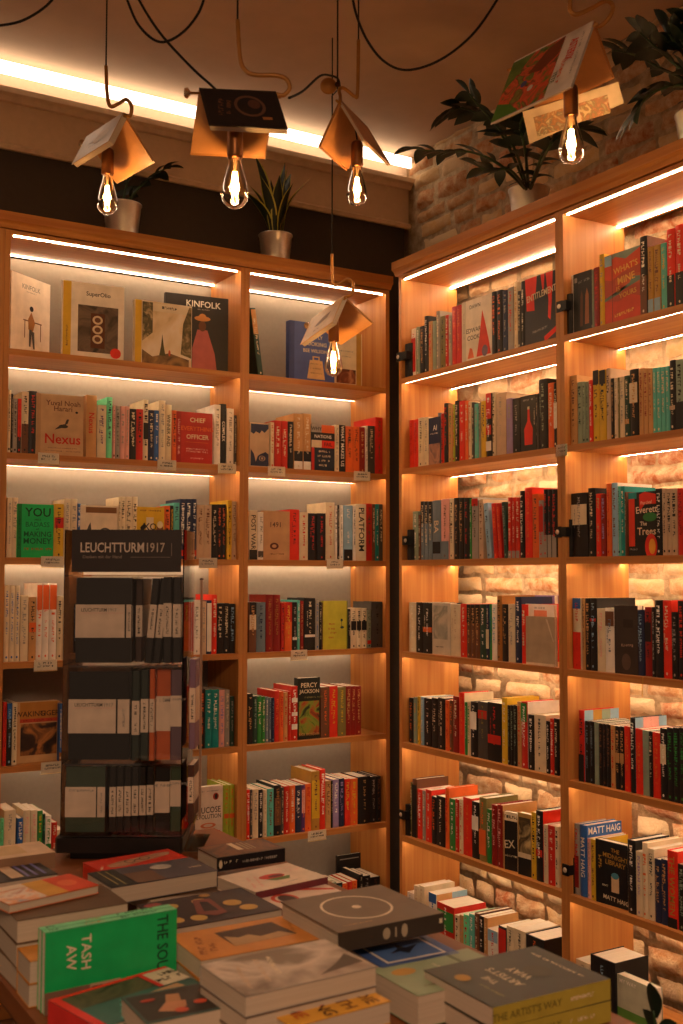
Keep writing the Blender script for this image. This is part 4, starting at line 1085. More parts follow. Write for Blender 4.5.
flat([(52, 998), (165, 967), (215, 988), (98, 1032)], .775, .040, '3c6460', [('R', 0, .55, .75, .95, K(['1e1a18', '5c5844', '2c3028'], 12)), ('R', 0, .93, 1, .99, 'brightred'), ('R', .0, 0, .07, 1, 'd83030'), ('R', .76, .5, 1, .93, 'd8ccb4'), ('R', .72, .5, .76, .95, 'd83030'), ('M', .88, .8, .05, .012, 0, 'black'), ('M', .88, .65, .05, .012, 0, 'black'), ('M', .3, .25, .08, .01, 60, 'turquoise'), ('P', [(.5, .05), (.9, .05), (.85, .45), (.6, .42)], 'b08c64')], 'teal and red paperback with ornate cream panel, front left', spine='L', spc='d03430')
flat([(195, 848), (262, 838), (286.5, 848.6), (218, 857)], .803, .032, '4a3020', [('R', .05, .05, .95, .95, K(['2c1c14', '7a4c28', '3a2418'], 9)), ('R', .42, .35, .5, .95, 'cream'), ('R', .54, .3, .57, .9, 'a89878'), ('R', .6, .3, .62, .9, 'a89878'), ('R', .65, .3, .67, .8, 'a89878')], 'thick black hardback with brown picture cover, rear of table', spine='N', hard=True, spc='17151a', n=1,
     stext=[('E', .05, .5, .025, .3, 'cream'), ('M', .2, .6, .035, .006, 0, 'cream'), ('M', .62, .5, .09, .006, 0, 'grey')])
flat([(88, 862), (168, 848), (187, 857.5), (100, 874)], .775, .036, 'c8341f', [('P', [(.15, .25), (.3, .2), (.9, .55), (.95, .75), (.8, .8), (.3, .6), (.14, .45)], 'b08468'), ('O', .42, .5, .06, .12, .8, 'black'), ('O', .6, .55, .06, .12, .8, 'black'), ('R', .47, .5, .55, .53, 'black'), ('M', .06, .3, .03, .006, 60, 'cream')], 'red paperback with beige face and round glasses, near the display base', spine='L')
flat([(88, 873), (190, 857), (218, 870), (111, 888)], .803, .036, '4c4a54', [('P', [(.0, .0), (.24, .0), (.24, 1), (.0, 1)], '2c2c2a'), ('R', .08, .1, .09, .95, 'a89c58'), ('R', .14, .05, .15, .9, 'a89c58'), ('E', .62, .68, .1, .14, 'b0a8a0'), ('R', .24, 0, .5, .6, '6c5040'), ('T', '1980', .88, .38, .012, 5, 'cream')], 'blue-grey paperback with pale bird shape and year, beside dark book', spine='R', n=1)
flat([(131, 890), (205, 872), (222, 884), (150, 902)], .762, .026, 'cream', [], 'cream paperback half hidden under the blue-grey one', spine='R')
# front-left stack and the two green books propped upright
flat(None, .856, .040, '5c4632', [], 'thick brown-edged book, |in the left front stack', n=3, spine='F', rect=(.633, 2.018, .200, .145, 0), lower='6a543c')
flat([(-12, 893), (69, 872), (96, 886), (6, 905)], .873, .016, 'c8622c', [('R', 0, 0, .42, .75, K(['8c9cb0', 'e0a070', 'd8ccc0', 'b86c48'], 14)), ('R', .42, 0, .66, 1, 'c89434'), ('R', .66, 0, 1, 1, 'cc4424'), ('E', .8, .5, .1, .2, 'd8683c'), ('R', 0, .75, .42, 1, 'd8c4b0')], 'orange and yellow paperback with pale blue picture, on left stack', spine='F')
flat([(-22, 866), (35, 858), (53, 873), (-10, 886)], .803, .03, '2a2626', [('R', .55, .1, .6, .9, '6c6ca8'), ('R', .68, .1, .73, .9, '6c6ca8'), ('R', .82, .1, .87, .9, '6c6ca8'), ('R', .3, .1, .5, .9, 'beige'), ('R', .1, .2, .12, .9, 'tan')], 'dark paperback with slanting blue and cream stripes, left edge', spine='F')
flat([(-18, 848), (40, 841), (54, 851.5), (-8, 861)], .822, .036, 'd0b496', [('R', .1, .2, .6, .9, 'c8a87c')], 'pale cream hardback lying by the display base, left edge', spine='N', hard=True, spc='8a6c54')
flat(None, .812, .038, 'c08030', [('R', .3, .1, .9, .9, '2e241c')], 'orange and black paperback wedged |behind the upright green books', spine='F', n=2, rect=(.632, 1.901, .2, .078, 0))

def upright_green(dy, label, art_):
    p = onp(45.4, 933, 2, .868); q = onp(177, 909, 2, .868); d = (q-p); d.z = 0; L = d.length; d.normalize(); n = Vector((d.y, -d.x, 0)); rz = math.atan2(d.y, d.x)
    o = empty('book', (p.x-n.x*dy, p.y-n.y*dy, TZ+.001), rz); H = .868-TZ-.001; T = .017; m = MB(); G = cap('18a85c'); S = cap('7cd8a0')
    m.box(0, 0, 0, L, .0012, H, G); m.box(0, T-.0012, 0, L, T, H, G); m.box(0, 0, H-.0012, L, T, H, S)
    art(m, (0, 0, H), (1, 0, 0), (0, 1, 0), (0, 0, 1), L, T, [('M', .08, .5, .018, .007, 0, '1c5c3c'), ('M', .38, .5, .035, .007, 0, 'gold'), ('M', .72, .5, .07, .008, 0, '2a7a50')])
    if art_: art(m, (0, 0, 0), (1, 0, 0), (0, 0, 1), (0, -1, 0), L, H, [('T', 'TASH', .30, .68, .017, -90, 'd8ccb0'), ('T', 'AW', .19, .64, .017, -90, 'd8ccb0'), ('T', 'THE SOUTH', .885, .5, .021, -90, '12402c'), ('R', 0, 0, .56, .27, 'b89078'), ('R', .0, 0, .33, .27, '7a5c4c'), ('R', .34, .02, .42, .24, '3c2c24')])
    m.build('cover', o); g = MB(); g.box(.001, .0012, .001, L-.001, T-.0012, H-.0012, PAPER); g.build('pages', o); tag(o, label, 'book', 'bright green books standing on the display table'); FLAT.append(o)
upright_green(0, 'bright green book propped upright in front, title lettering turned sideways', True)
upright_green(.0178, 'second bright green book propped directly behind the front one', False)

# ------------------------------------------------------------------ acrylic notebook display on the table
fx, fy = Vector((math.cos(YAW), -math.sin(YAW), 0)), Vector((math.sin(YAW), math.cos(YAW), 0))
RZC = 2.76
def rp(u, v): return CAM+ray(u, v)*RZC
base = rp(119, 850); base.z = TZ+.0006
SX = RZC/FPX                                            # metres per pixel on the front plane of the rack
def ru(u): return (rp(u, 575)-base).dot(fx)
def rv(v): return rp(119, v).z-base.z
rk = empty('notebook_display', base, -YAW)
m = MB(); x0, x1 = ru(56), ru(183); zb = rv(836)
m.prism([(x0+.006, -.012), (x1-.006, -.012), (x1, -.004), (x1, .235), (x0, .235), (x0, -.004)], rv(852), zb-.004, mat('1c1614', .4)); m.box(x0+.03, .03, 0, x1-.03, .2, rv(852), mat('1c1614', .4)); m.build('base', rk)
AE = clear('acrylic_edge', (.86, .78, .68), .12, .1)
m = MB(); m.box(ru(68), -.004, rv(572), ru(179), -.001, rv(529), mat('2c2422', .45))
sgw, sgh = ru(179)-ru(68), rv(529)-rv(572)
art(m, (ru(68), -.004, rv(572)), (1, 0, 0), (0, 0, 1), (0, -1, 0), sgw, sgh, [('W', 'LEUCHTTURM', .37, .58, sgw*.58, .025, 0, 'd0c0b0'), ('W', '1917', .768, .58, sgw*.165, .024, 0, 'b0a090'), ('T', 'Denken mit der Hand', .28, .36, .008, 0, '84766a'), ('R', .54, .345, .9, .355, '84766a'), ('R', .91, .38, .915, .68, '84766a')]); m.build('sign_panel', rk)
for v in (574.5, 666, 764, 834.5):
    w = {574.5: (70, 179), 666: (67, 179), 764: (64, 181), 834.5: (63, 181)}[v]; m = MB(); m.box(ru(w[0]), -.004, rv(v)-.0055, ru(w[1]), .20, rv(v)-.001, AE); m.build('shelf', rk)
m = MB(); m.box(ru(181), -.006, zb, ru(181)+.003, .20, rv(529), ACRYL); m.box(ru(62)-.003, -.006, zb, ru(62), .20, rv(529), ACRYL); m.build('side_panel', rk)
m = MB(); m.box(ru(62), -.0095, zb, ru(181), -.007, rv(572), ACRYL); m.build('front_sheet', rk)
for k, (va, vb) in enumerate(((577, 662), (668, 760), (767, 833))):
    m = MB(); x = ru((129, 129, 105)[k]); m.box(x, -.002, rv(vb)-.002, x+.002, .15, rv(va), AE); m.build('divider', rk)
m = MB(); m.box(ru(183)+.002, -.02, rv(850)+.0015, ru(183)+.05, .16, rv(850)+.0035, AE)
m.add([(ru(183)+.004, -.03, .03), (ru(183)+.004, .005, .03), (ru(197), .01, .12), (ru(197), -.02, .12), (ru(183)+.007, -.03, .03), (ru(183)+.007, .005, .03), (ru(197)+.003, .01, .12), (ru(197)+.003, -.02, .12)], [(0, 1, 2, 3), (7, 6, 5, 4), (0, 3, 7, 4), (1, 5, 6, 2), (0, 4, 5, 1), (3, 2, 6, 7)], AE); m.build('corner_flap', rk)
m = MB(); m.box(ru(196), .05, .10, ru(196)+.006, .056, rv(580), mat('9a7a64', .3)); m.lathe([(0, .006), (.005, .004), (.006, 0)], mat('4a342a'), 12, None, (ru(196)+.003, .053, rv(580))); m.build('rear_post', rk)
tag(rk, 'tall clear acrylic display with dark sign panel, full of notebooks', 'display stand')
BASE0 = base.copy()
def notebook(x0, x1, v0, v1, c, label, bandv, y=.004, D=.14, face=False, lean=0, spine_w=0, title=False):
    zl = rv(v1)+.0008; h = rv(v0)-zl; w = ru(x1)-ru(x0)
    M_ = Matrix.Translation(base) @ Matrix.Rotation(-YAW, 4, 'Z') @ Matrix.Translation((ru(x0), y, zl))
    if lean: M_ = M_ @ Matrix.Rotation(lean, 4, 'Y')
    o = empty('notebook'); o.matrix_world = M_; m = MB(); C = cap(c); T = .016 if face else D; r = .0025
    if face: m.prism([(r, 0), (w, 0), (w, .0015), (r+.001, .0015), (.0015, .003), (.0015, T-.003), (r+.001, T-.0015), (w, T-.0015), (w, T), (r, T), (0, T-r), (0, r)], 0, h, C)
    else: m.prism([(w*.15, 0), (w*.85, 0), (w, .003), (w, D), (w-.0015, D), (w-.0015, .004), (.0015, .004), (.0015, D), (0, D), (0, .003)], 0, h, C)
    m.build('cover', o); g = MB()
    if face: g.box(.003, .0016, .002, w-.003, T-.0016, h-.002, PAPER)
    else: g.box(.0016, .0045, .002, w-.0016, D-.002, h-.002, PAPER)
    g.build('pages', o)
    b0, b1 = rv(bandv[1])-zl, rv(bandv[0])-zl; m = MB(); L = mat('ddc8b2', .6)
    sq = .0006 if face else -.0007; m.box(-sq, -.0008, b0, w+sq, -.0003, b1, L); m.box(w+.0001, -.0003, b0, w+.0004, T*.9, b1, L)
    if face:
        it = [('W', 'LEUCHTTURM', .33, .84, w*.46, .009, 0, 'darkgrey'), ('W', '1917', .66, .84, w*.15, .009, 0, 'grey'), ('R', .06, .74, .9, .75, 'pink')] if title else [('M', .4, .88, .06, .006, 0, 'grey')]
        if spine_w: it += [('R', 1-spine_w, 0, 1-spine_w+.03, 1, '2a2420'), ('M', 1-spine_w/2+.02, .5, .05, .006, 90, 'grey')]
    else: it = [('M', .5, .5, (b1-b0)*.8, min(.006, w*.6), 90, 'darkgrey')]
    art(m, (-.0006, -.0009, b0), (1, 0, 0), (0, 0, 1), (0, -1, 0), w+.0012, b1-b0, it); m.build('paper_band', o)
    tag(o, label, 'notebook', 'notebooks in the acrylic display'); return o
notebook(72.3, 128.5, 577.5, 664, '1d1a19', 'black notebook facing out with cream band, top compartment', (605, 638.5), face=True, spine_w=.12, title=True)
notebook(142, 149.5, 578, 664, '1c1a1a', 'first leaning black notebook spine, top compartment', (604.5, 638), lean=.09, D=.13)
notebook(150.5, 158, 578, 664, '1c1a1a', 'second leaning black notebook spine, top compartment', (604.5, 638), lean=.09, D=.13)
notebook(160.8, 169.5, 577, 664, '1a1818', 'upright black notebook spine, second from right, top compartment', (603.5, 637.5), D=.13)
notebook(170.5, 179, 577, 664, '1a1818', 'upright black notebook spine at right end of top compartment', (604.5, 638), D=.13)
notebook(131, 138, 579, 664, '3c2a24', 'dark brown notebook right of divider, top compartment', (606, 638), D=.13, y=.03)
notebook(66.5, 127.5, 673, 761, '171616', 'black notebook facing out with cream band, middle compartment', (700.5, 734.5), face=True, spine_w=.22, title=True)
notebook(130, 138, 672, 762, '26332e', 'first dark green notebook spine, middle compartment', (702, 736), D=.13)
notebook(139, 147, 671, 762, '26332e', 'second dark green notebook spine, middle compartment', (700, 733.5), D=.13)
notebook(147.8, 153, 670, 762, 'c85c24', 'orange notebook showing spine, middle compartment', (700, 733.5), D=.12)
notebook(154, 168, 671, 762, 'c05a28', 'orange notebook facing out beside its spine twin', (698, 733), face=True, y=.02)
notebook(168.8, 179.5, 671, 762, '66505c', 'mauve notebook at right end of middle compartment', (697, 728), face=True, y=.012)
notebook(64.6, 104, 768, 833, '3a4a3c', 'dark green notebook facing out, bottom compartment', (788, 818), face=True, spine_w=.22)
for k in range(6): notebook(108.5+7.5*k, 115.4+7.5*k, 768, 833, '1a1716', '%s black notebook spine from left, bottom compartment' % ['first', 'second', 'third', 'fourth', 'fifth', 'sixth'][k], (788-.4*k, 817.5-.4*k), D=.13)
notebook(154.2, 168.5, 768, 833, '1a1716', 'black notebook with wide cream band after the six spines', (783, 814), face=True, y=.01)
notebook(169.3, 179.5, 768, 833, '3c4c38', 'green notebook at right end of bottom compartment', (782, 808), face=True, y=.014)
notebook(186.5, 193, 661, 752, '80647c', 'lilac notebook standing outside the right panel of the display', (690, 725), y=.03, D=.11)
notebook(185.8, 192, 768, 826, '4a2c24', 'brown notebook with cream band outside the right display panel', (780, 806), y=.03, D=.11)

# ------------------------------------------------------------------ book lamps
FIL = emis('filament', (1, .62, .26), 75); BGL = clear('amber_glass', (1, .86, .62), .05)
def lamp(hook, ridge0, ridge1, dropF, dropB, bulb, zc, covers, label, tube, knob=True, cord_top=True, artF=None, artB=None, thick=.016, inner='c08850'):
    """points given as (u, v, depth) in the photo, turned into places in the room"""
    W3 = lambda p: at(p[0], p[1], p[2])
    bp = W3(bulb); o = empty('book_lamp', (bp.x, bp.y, bp.z)); L = lambda p: (p if isinstance(p, Vector) else W3(p))-bp
    r0, r1 = L(ridge0), L(ridge1); r0[2] = r0[2]; ax = (r1-r0); Ln = ax.length; ax.normalize()
    for nm, q, outer, aw in (('front_flap', dropF, covers[0], artF), ('rear_flap', dropB, covers[1], artB)):
        dv = L(q)-r0; dv = dv-ax*dv.dot(ax)*.0; D = dv.length; dv.normalize(); nn = ax.cross(dv).normalized()
        view = (bp-CAM).normalized()
        mid = r0+ax*Ln/2+dv*D/2; outw = nn if nn.dot(mid-(r0+r1)/2+Vector((0, 0, .0))) != 0 else nn
        down = Vector((0, 0, -1)); nn = nn if nn.z > 0 else -nn                 # outward = upper side of the tent
        m = MB()
        def slab(a0, a1, b0, b1, t0, t1, M_):
            vs = [r0+ax*(a*Ln)+dv*(b*D)+nn*t for t in (t0, t1) for b in (b0, b1) for a in (a0, a1)]
            m.add(vs, [(0, 2, 3, 1), (4, 5, 7, 6), (0, 1, 5, 4), (2, 6, 7, 3), (0, 4, 6, 2), (1, 3, 7, 5)], M_)
        slab(0, 1, 0, 1, 0, .0022, cap(outer))
        A = ax if ax.dot(cr) > 0 else -ax; O = (r0 if ax.dot(cr) > 0 else r1)+dv*D+nn*.0026
        if aw: art(m, O, A, -dv, nn, Ln, D, aw)
        fl = m.build(nm, o); m = MB()
        th = thick if nm == 'front_flap' else .004
        slab(.01, .99, .02, .965, -th, -.0004, PAPERF if nm == 'front_flap' else cap(inner)); m.build('pages' if nm == 'front_flap' else 'endpaper', fl)
    m = MB(); e0, e1 = r0-ax*.025, r1+ax*.012; lo = Vector((0, 0, -.012)); m.tube([e0+lo, e1+lo], .0035, BRASS, 10); rod = m.build('rod', o, True)
    if knob:
        q = (cr if ax.dot(cr) > 0 else cr); m = MB(); k0 = (r0 if ax.dot(cr) > 0 else r1)+lo; s = -ax if ax.dot(cr) > 0 else ax
        m.tube([k0+s*.022, k0+s*.028, k0+s*.034], [.006, .013, .011], mat('d8b48c', .25, .8), 16); m.build('knob', rod)
    pts = [L(p) for p in tube]; last = (r1 if (pts[-1]-r1).length < (pts[-1]-r0).length else r0); pts.append(last+Vector((0, 0, -.006)))
    m = MB(); m.tube(smoothpath(pts, 8), .0055, BRASS, 10); m.build('brass_hook', o, True)
    topp = pts[0]; m = MB(); m.tube([topp, Vector((topp.x, topp.y, CEIL-.002-bp.z))], .0022, CORD, 6); m.build('cord', o)
    sh = .048; m = MB(); m.lathe([(0, sh+.036), (.010, sh+.036), (.017, sh+.030), (.0185, sh+.02), (.0185, -.012+.02), (.017, .004), (0, .004)], mat('8a5a34', .35, .8), 20); m.build('socket', o, True)
    m = MB(); m.tube([Vector((0, 0, sh+.034)), Vector((0, 0, .09)), (r0+r1)/2+Vector((0, 0, -.014))], .0025, CORD, 6); m.build('socket_cord', o)
    m = MB(); m.lathe([(.0125, .006), (.014, -.004), (.018, -.022), (.0255, -.048), (.031, -.072), (.032, -.084), (.029, -.098), (.02, -.110), (.008, -.116), (0, -.117)], BGL, 24); b = m.build('bulb_glass', o, True)
    m = MB()
    for k in range(4):
        a = k*math.pi/2+.4; m.tube([(.005*math.cos(a), .005*math.sin(a), -.030), (.0085*math.cos(a), .0085*math.sin(a), -.058), (.006*math.cos(a), .006*math.sin(a), -.088)], .0016, FIL, 6)
    m.build('filament', b)
    m = MB(); m.tube([(0, 0, .006), (0, 0, -.03), (0, 0, -.092)], [.006, .003, .0015], mat('c8a880', .3), 8); m.build('glass_stem', b)
    l = bpy.data.lights.new('bulb_light', 'POINT'); l.energy = BULB_W; l.color = BULB_C; l.shadow_soft_size = .014; lo_ = bpy.data.objects.new('bulb_light', l); COL.objects.link(lo_); lo_.parent = o; lo_.location = (0, 0, -.058)
    tag(o, label, 'lamp', 'hanging lamps shaded with open books'); return o
# lamp 1 : left
lamp(None, (87, 137, 3.36), (124, 112.5, 3.18), (72, 165, 3.28), (117, 184, 3.42), (107.5, 176, 3.3), 3.3, ('b89878', 'b89878'), 'leftmost hanging book lamp, pale open book over glowing filament bulb',
     [(106, 66, 3.2), (107, 92, 3.2), (110, 106, 3.2), (118, 104, 3.2), (126, 99.5, 3.19), (131.5, 106, 3.18), (130, 116, 3.18)], artF=[('M', .4, .5, .06, .008, 10, 'brown'), ('E', .6, .5, .2, .2, 'c8ac88'), ('M', .5, .3, .07, .005, 0, 'brown')])
lamp(None, (199, 88.5, 2.62), (276, 92, 2.60), (209, 126, 2.55), (190, 155, 2.68), (235, 160, 2.6), 2.6, ('2a211e', 'a8743c'), 'hanging book lamp with dark picture cover, second from left',
     [(237.5, 20, 2.6), (240, 58, 2.6), (246, 71, 2.6), (256, 75, 2.6), (275, 75.5, 2.6), (286, 79, 2.6), (289.5, 88, 2.6), (284, 95, 2.6)], artF=[('R', .04, .05, .96, .95, '231c1a'), ('M', .22, .5, .06, .012, 80, 'brown'), ('M', .32, .5, .05, .010, 80, 'brown'), ('O', .6, .55, .2, .28, .8, '6a4a38'), ('E', .66, .6, .08, .12, '5c3a2c'), ('R', .72, .2, .84, .27, 'a86c3c')])
lamp(None, (340, 100, 3.28), (367, 127, 3.46), (365, 141, 3.26), (318.5, 147, 3.29), (357, 168, 3.37), 3.37, ('a87c60', 'a06c40'), 'hanging book lamp before the moulding, third from left',
     [(358.5, 40, 3.34), (357.5, 92, 3.34), (355, 96.5, 3.34), (349, 92, 3.33), (343, 88, 3.32), (339, 90, 3.31), (340, 96, 3.3)], knob=False, thick=.008)
lamp(None, (312, 319, 3.9), (344, 296, 3.76), (300.5, 345, 3.84), (341, 345, 3.96), (333.5, 343, 3.82), 3.82, ('c09a6c', 'c08c4c'), 'lowest hanging book lamp, in front of the narrow left bay',
     [(332, 254, 3.78), (332.5, 280, 3.78), (335, 285, 3.78), (341, 283, 3.78), (348, 279.5, 3.77), (353, 284, 3.76), (352, 294, 3.76)], artF=[('P', [(.3, .4), (.5, .6), (.75, .65), (.7, .45), (.45, .35)], '7a5834'), ('M', .5, .2, .06, .006, 0, 'brown')])
lamp(None, (515, 62, 2.86), (594, 21, 2.66), (491, 125, 2.78), (537, 114, 2.97), (571, 118, 2.75), 2.75, ('e4d8cc', 'b87838'), 'rightmost hanging book lamp with colourful comic album over the bulb',
     [(572, -30, 2.62), (570, 4, 2.62), (571, 12, 2.62), (578, 14, 2.62), (592, 8, 2.63), (606, 1, 2.64), (613, 6, 2.65), (609, 18, 2.65), (600, 26, 2.66)], knob=False, thick=.008,
     artF=[('R', 0, .02, .68, .97, K(['3c5c24', '5c7c34', 'c84a2c', 'd8603c', '6a3c24', '7c8c3c'], 22, 1.2, 3)), ('P', [(0, .45), (.3, .97), (0, .97)], K(['4c6c2c', '6c8c3c'], 20)), ('P', [(0, .02), (.35, .02), (.2, .2), (0, .3)], '4c7c2c'), ('P', [(.3, .6), (.5, .9), (.68, .97), (.66, .7), (.5, .55)], '7a3c24'), ('E', .3, .45, .04, .05, '4c5488'), ('E', .42, .32, .035, .045, 'cfc4b8'),
           ('W', 'ASTERIX', .84, .66, .075, .026, -90, 'd83020'), ('T', 'TÊTE', .73, .3, .016, -90, '3c5c2c'), ('M', .79, .35, .08, .010, -90, 'orange'), ('M', .94, .55, .14, .006, -90, 'grey')])
# white inner page of the comic under the rear flap is part of the album
m = MB(); P4 = [at(522.5, 112, 2.95), at(618, 82, 2.80), at(624, 103, 2.83), at(529.5, 144, 3.0)]; a, b = P4[1]-P4[0], P4[0]-P4[3]
nn = a.cross(b).normalized(); nn = nn if nn.dot(cf) < 0 else -nn
m.add(P4+[p-nn*.003 for p in P4], [(0, 3, 2, 1), (4, 5, 6, 7), (0, 1, 5, 4), (1, 2, 6, 5), (2, 3, 7, 6), (3, 0, 4, 7)], mat('d8c8b0'))
art(m, P4[3], a.normalized(), b.normalized(), nn, a.length, b.length, [('R', .10, .15, .44, .75, K(['d0bc94', 'b8845c', '8c8474', 'd8c8a0'], 40)), ('R', .58, .2, .88, .75, K(['d0bc94', '8c7c5c', 'b87c5c', 'd8c8a0'], 45, 1.5, 2))])
pg = m.build('comic_page'); L5 = [o for o in COL.objects if o.name.startswith('book_lamp')][-1]; bpy.context.view_layer.update(); pg.parent = L5; pg.matrix_parent_inverse = L5.matrix_world.inverted()

# cords looped under the ceiling
def cord(pts, label, zc=3.0):
    P = [at(u, v, d) for u, v, d in pts]; m = MB(); m.tube(smoothpath(P, 8), .0032, CORD, 6); o = m.build('hanging_cord', smooth=True); tag(o, label, 'cord', 'black cords looped under the ceiling')
cord([(-30, 27, 2.7), (0, 25.5, 2.7), (26, 19, 2.7), (52, 0, 2.7), (66, -30, 2.7)], 'black cord crossing the top left corner')
cord([(122, -20, 2.7), (128, 2, 2.7), (140, 27, 2.7), (160, 42, 2.7), (182, 33, 2.7), (200, 10, 2.7), (208, -20, 2.7)], 'black cord in a deep loop, upper left')
cord([(132, -20, 2.75), (139, 0, 2.75), (160, 33, 2.75), (190, 66, 2.7), (212, 86, 2.66), (217, 91, 2.66)], 'straight slanting black cord running down to the dark book lamp')
cord([(289, 98, 2.64), (303, 91, 2.8), (320, 76, 3.1), (330, 75.5, 3.3), (338, 79, 3.38), (340, 88, 3.4)], 'short black cord from dark book lamp to the brass disc')
cord([(351, -20, 2.8), (355, 10, 2.8), (367, 40, 2.8), (385, 62, 2.8), (408, 70, 2.8), (440, 60, 2.8), (472, 35, 2.8), (497, 0, 2.8), (506, -20, 2.8)], 'black cord in a wide loop, top centre')
m = MB(); q = at(337.5, 90, 3.42); m.tube([q, Vector((q.x, q.y, CEIL-.002))], .0025, CORD, 6); m.tube([q, at(332, 96, 3.5), at(332.5, 150, 3.6), at(332, 250, 3.7)], .002, CORD, 6); o = m.build('hanging_cord'); tag(o, 'long straight black cord through the brass disc, centre', 'cord', 'black cords looped under the ceiling')
q = at(328.5, 86, 3.4); m = MB(); nrm = Matrix.Translation(q) @ (cam.matrix_world.to_3x3().to_4x4()); m.lathe([(0, .010), (.01, .010), (.022, .004), (.026, 0), (.024, -.004), (0, -.006)], BRASS, 24, nrm); m.lathe([(0, .012), (.007, .012), (.009, .007), (0, .004)], mat('4a3020', .4, .8), 12, nrm @ Matrix.Translation((.028, .002, 0)))
o = m.build('brass_disc', smooth=True); tag(o, 'round brass cord holder beside third book lamp', 'cord holder')

# ------------------------------------------------------------------ potted plants on top of the bookcases
def pot(root, r, h, c='e4e0dc'):
    m = MB(); m.lathe([(0, 0), (r*.76, 0), (r*.78, .004), (r, h-.006), (r*1.04, h-.004), (r*1.04, h), (r*.97, h), (r*.96, h-.014), (0, h-.016)], mat(c, .36, .85), 32); m.build('pot', root, True)
    m = MB(); m.lathe([(0, h-.013), (r*.5, h-.009), (r*.95, h-.014)], mat('2a1c12', .9), 20); m.build('soil', root)
LEAF = mat('16261a', .45); LEAFE = mat('b8b048', .45); LEAFM = mat('2c4426', .4)
def blade(m, p, ang, ln, w, bend, tw, edge=True):
    d = Vector((math.cos(ang), math.sin(ang), 0)); s = Vector((-math.sin(ang+tw), math.cos(ang+tw), 0)); N = 9; vs = []; vi = []
    for i in range(N+1):
        f = i/N; wd = w*(.55+.6*math.sin(min(1, f*1.15)*math.pi*.85))*(1 if f < .75 else max(.02, (1-f)/.25)**.8)
        c = Vector(p)+d*(bend*f*f+.01*f)*ln+Vector((0, 0, ln*f*(1-.25*bend*f)))
        n = d*.35*wd
        vs += [c-s*wd-n, c-s*wd*.78-n*.6, c, c+s*wd*.78-n*.6, c+s*wd-n]
    for i in range(N):
        for k in range(4): vi.append((5*i+k, 5*i+k+1, 5*i+6+k, 5*i+5+k))
    b = len(m.v); m.v += vs
    for j, f in enumerate(vi): m.f.append([b+x for x in f]); m.m.append(m.mi(LEAFE if (edge and j % 4 in (0, 3)) else LEAF))
rr = random.Random(11)
p = onp(275.5, 258, 1, 3.85); t = empty('snake_plant', (p.x, 3.85, ZT)); pot(t, .066, .135)
for k, (a, ln, w, b) in enumerate([(0, .32, .022, .05), (.3, .30, .03, .2), (2.4, .24, .024, .35), (3.2, .34, .020, .22), (-.4, .28, .022, .42), (4.4, .24, .024, .25), (1.5, .26, .022, .1), (3.0, .2, .022, .55), (-1.2, .22, .022, .3), (5.6, .30, .018, .08), (3.7, .24, .02, .42), (2.8, .30, .016, .1)]):
    m = MB(); blade(m, (.022*math.cos(a), .022*math.sin(a), .125), a, ln, w, b, .3, True); m.build('leaf', t, True)
tag(t, 'snake plant with yellow-edged leaves in a metal pot on the left bookcase', 'plant', 'potted plants on top of the bookcases')
def zz(root, stems, base):
    for pts, nl, sz in stems:
        P = smoothpath([Vector(base)]+[Vector(q) for q in pts], 6); m = MB(); m.tube(P, [.006*(1-.7*i/len(P)) for i in range(len(P))], LEAFM, 6); st = m.build('stem', root, True)
        n = len(P)
        for k in range(nl):
            f = .22+.78*k/(nl-1); i = min(n-2, int(f*(n-1))); c = P[i]; t = (P[i+1]-P[i]).normalized(); s = t.cross(Vector((0, 0, 1)))
            s = s.normalized() if s.length > .05 else Vector((1, 0, 0)); up = s.cross(t).normalized()
            for sg in ((-1, 1) if k < nl-1 else (0,)):
                d = (t*(.75 if sg else 1)+s*sg*.8+up*rr.uniform(-.25, .35)).normalized(); side = d.cross(up).normalized(); L_ = sz*1.15*rr.uniform(.8, 1.15)*(1 if f > .35 else .75); m = MB(); vs = []
                for q in range(7):
                    g = q/6; wd = L_*.24*math.sin(math.pi*min(1, .08+g*.92))**.8; cc = c+d*(L_*g)-Vector((0, 0, L_*.25*g*g)); vs += [cc-side*wd+up*wd*.25, cc, cc+side*wd+up*wd*.25]
                m.add(vs, [(3*q+a, 3*q+a+1, 3*q+a+4, 3*q+a+3) for q in range(6) for a in (0, 1)], LEAF); m.build('leaf', root, True)
p = onp(122, 236, 1, 3.85); t = empty('potted_plant', (p.x, 3.85, ZT)); pot(t, .069, .145); bs = (0, 0, .135)
zz(t, [([(.06, -.03, .22), (.11, -.05, .27), (.16, -.06, .30)], 6, .07), ([(.02, .02, .22), (.05, .02, .30)], 5, .06)], bs)
tag(t, 'metal pot plant behind the leftmost hanging lamp', 'plant', 'potted plants on top of the bookcases')
p = onp(529, 205, 0, 2.53); t = empty('potted_plant', (2.53, p.y, ZT)); pot(t, .070, .125); bs = (0, 0, .115); B0 = Vector((2.53, p.y, ZT))
def stem(us): return [at(u, v, d)-B0 for u, v, d in us]
zz(t, [(stem([(500, 165, 3.55), (470, 152, 3.6), (440, 152, 3.65), (412, 148, 3.7)]), 10, .075), (stem([(505, 140, 3.6), (485, 118, 3.6), (462, 108, 3.6), (450, 112, 3.6)]), 9, .085), (stem([(515, 150, 3.5), (500, 130, 3.5), (478, 105, 3.5), (468, 92, 3.5)]), 8, .08),
       (stem([(525, 150, 3.45), (520, 125, 3.45), (528, 108, 3.4)]), 8, .08), (stem([(545, 155, 3.4), (560, 135, 3.35), (585, 128, 3.3)]), 9, .085), (stem([(510, 170, 3.5), (492, 172, 3.5), (480, 168, 3.5)]), 6, .07), (stem([(540, 160, 3.45), (552, 140, 3.5), (556, 120, 3.5)]), 8, .08)], bs)
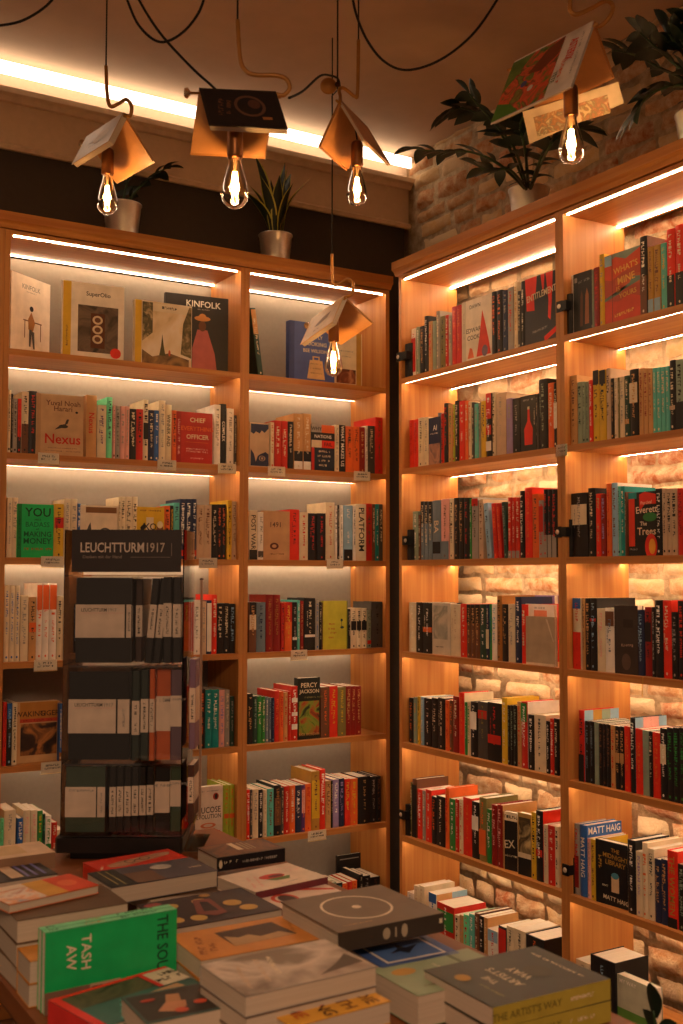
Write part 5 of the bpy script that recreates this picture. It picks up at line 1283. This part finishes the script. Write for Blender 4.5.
tag(t, 'leafy dark green plant in a metal pot on the right bookcase', 'plant', 'potted plants on top of the bookcases')
p = onp(700, 120, 0, 2.53); t = empty('potted_plant', (2.53, p.y, ZT)); pot(t, .07, .125); B0 = Vector((2.53, p.y, ZT))
zz(t, [(stem([(690, 85, 2.95), (660, 68, 3.0), (635, 55, 3.05), (612, 50, 3.1)]), 9, .085), (stem([(690, 80, 2.9), (670, 60, 2.9), (650, 42, 2.9), (640, 33, 2.9)]), 7, .08), (stem([(695, 75, 2.85), (680, 50, 2.85), (668, 34, 2.85)]), 7, .08), (stem([(690, 88, 2.9), (665, 88, 2.9), (648, 96, 2.9), (636, 112, 2.9)]), 8, .08), (stem([(700, 60, 2.8), (700, 40, 2.8), (690, 25, 2.8)]), 7, .08)], (0, 0, .115))
tag(t, 'leafy plant reaching in from the upper right edge', 'plant', 'potted plants on top of the bookcases')
# plant tip at the lower right corner, rising beside the table
p = at(662, 1040, 1.98); t = empty('house_plant', (p.x, p.y, 0)); pot(t, .09, .2, '5c4a3c'); zz(t, [([(0, .01, .35), (-.01, .0, p.z*.9), (-.02, .0, p.z+.055)], 7, .07)], (0, 0, .18))
tag(t, 'green leaf tip of a plant at the bottom right corner', 'plant')

# ------------------------------------------------------------------ only the 300 books that show largest stay single; the rest are one object
bpy.context.view_layer.update()
rec = []
for (bay, s), L in ROWS.items():
    for e in L:
        o = e['o']; d = o.matrix_world.translation-CAM; n = (o.matrix_world.to_3x3() @ Vector((0, -1, 0))); c = abs(n.dot(d.normalized()))
        a = e['w']*e['h']*c/d.length_squared; zc = d.dot(cf); u = 341.5+FPX*d.dot(cr)/zc
        if u > 690 or u < -5: a = 0
        rec.append((a*(3 if e.get('face') else 1), o))
rec.sort(key=lambda r: -r[0]); KEEP = 300-len(FLAT)
vs = []; fs = []; mi = []; mats = []
for a, o in rec[KEEP:]:
    for ch in list(o.children):
        me = ch.data; M_ = ch.matrix_world; b = len(vs); vs += [tuple(M_ @ v.co) for v in me.vertices]
        idx = []
        for mm in me.materials:
            if mm not in mats: mats.append(mm)
            idx.append(mats.index(mm))
        for pgn in me.polygons: fs.append([b+i for i in pgn.vertices]); mi.append(idx[pgn.material_index])
        bpy.data.objects.remove(ch)
    bpy.data.objects.remove(o)
me = bpy.data.meshes.new('books'); me.from_pydata(vs, [], fs)
for mm in mats: me.materials.append(mm)
me.polygons.foreach_set('material_index', mi); me.update(); o = bpy.data.objects.new('books', me); COL.objects.link(o)
tag(o, 'narrow spines filling the rows between the larger books on all shelves', 'books', None, 'stuff')
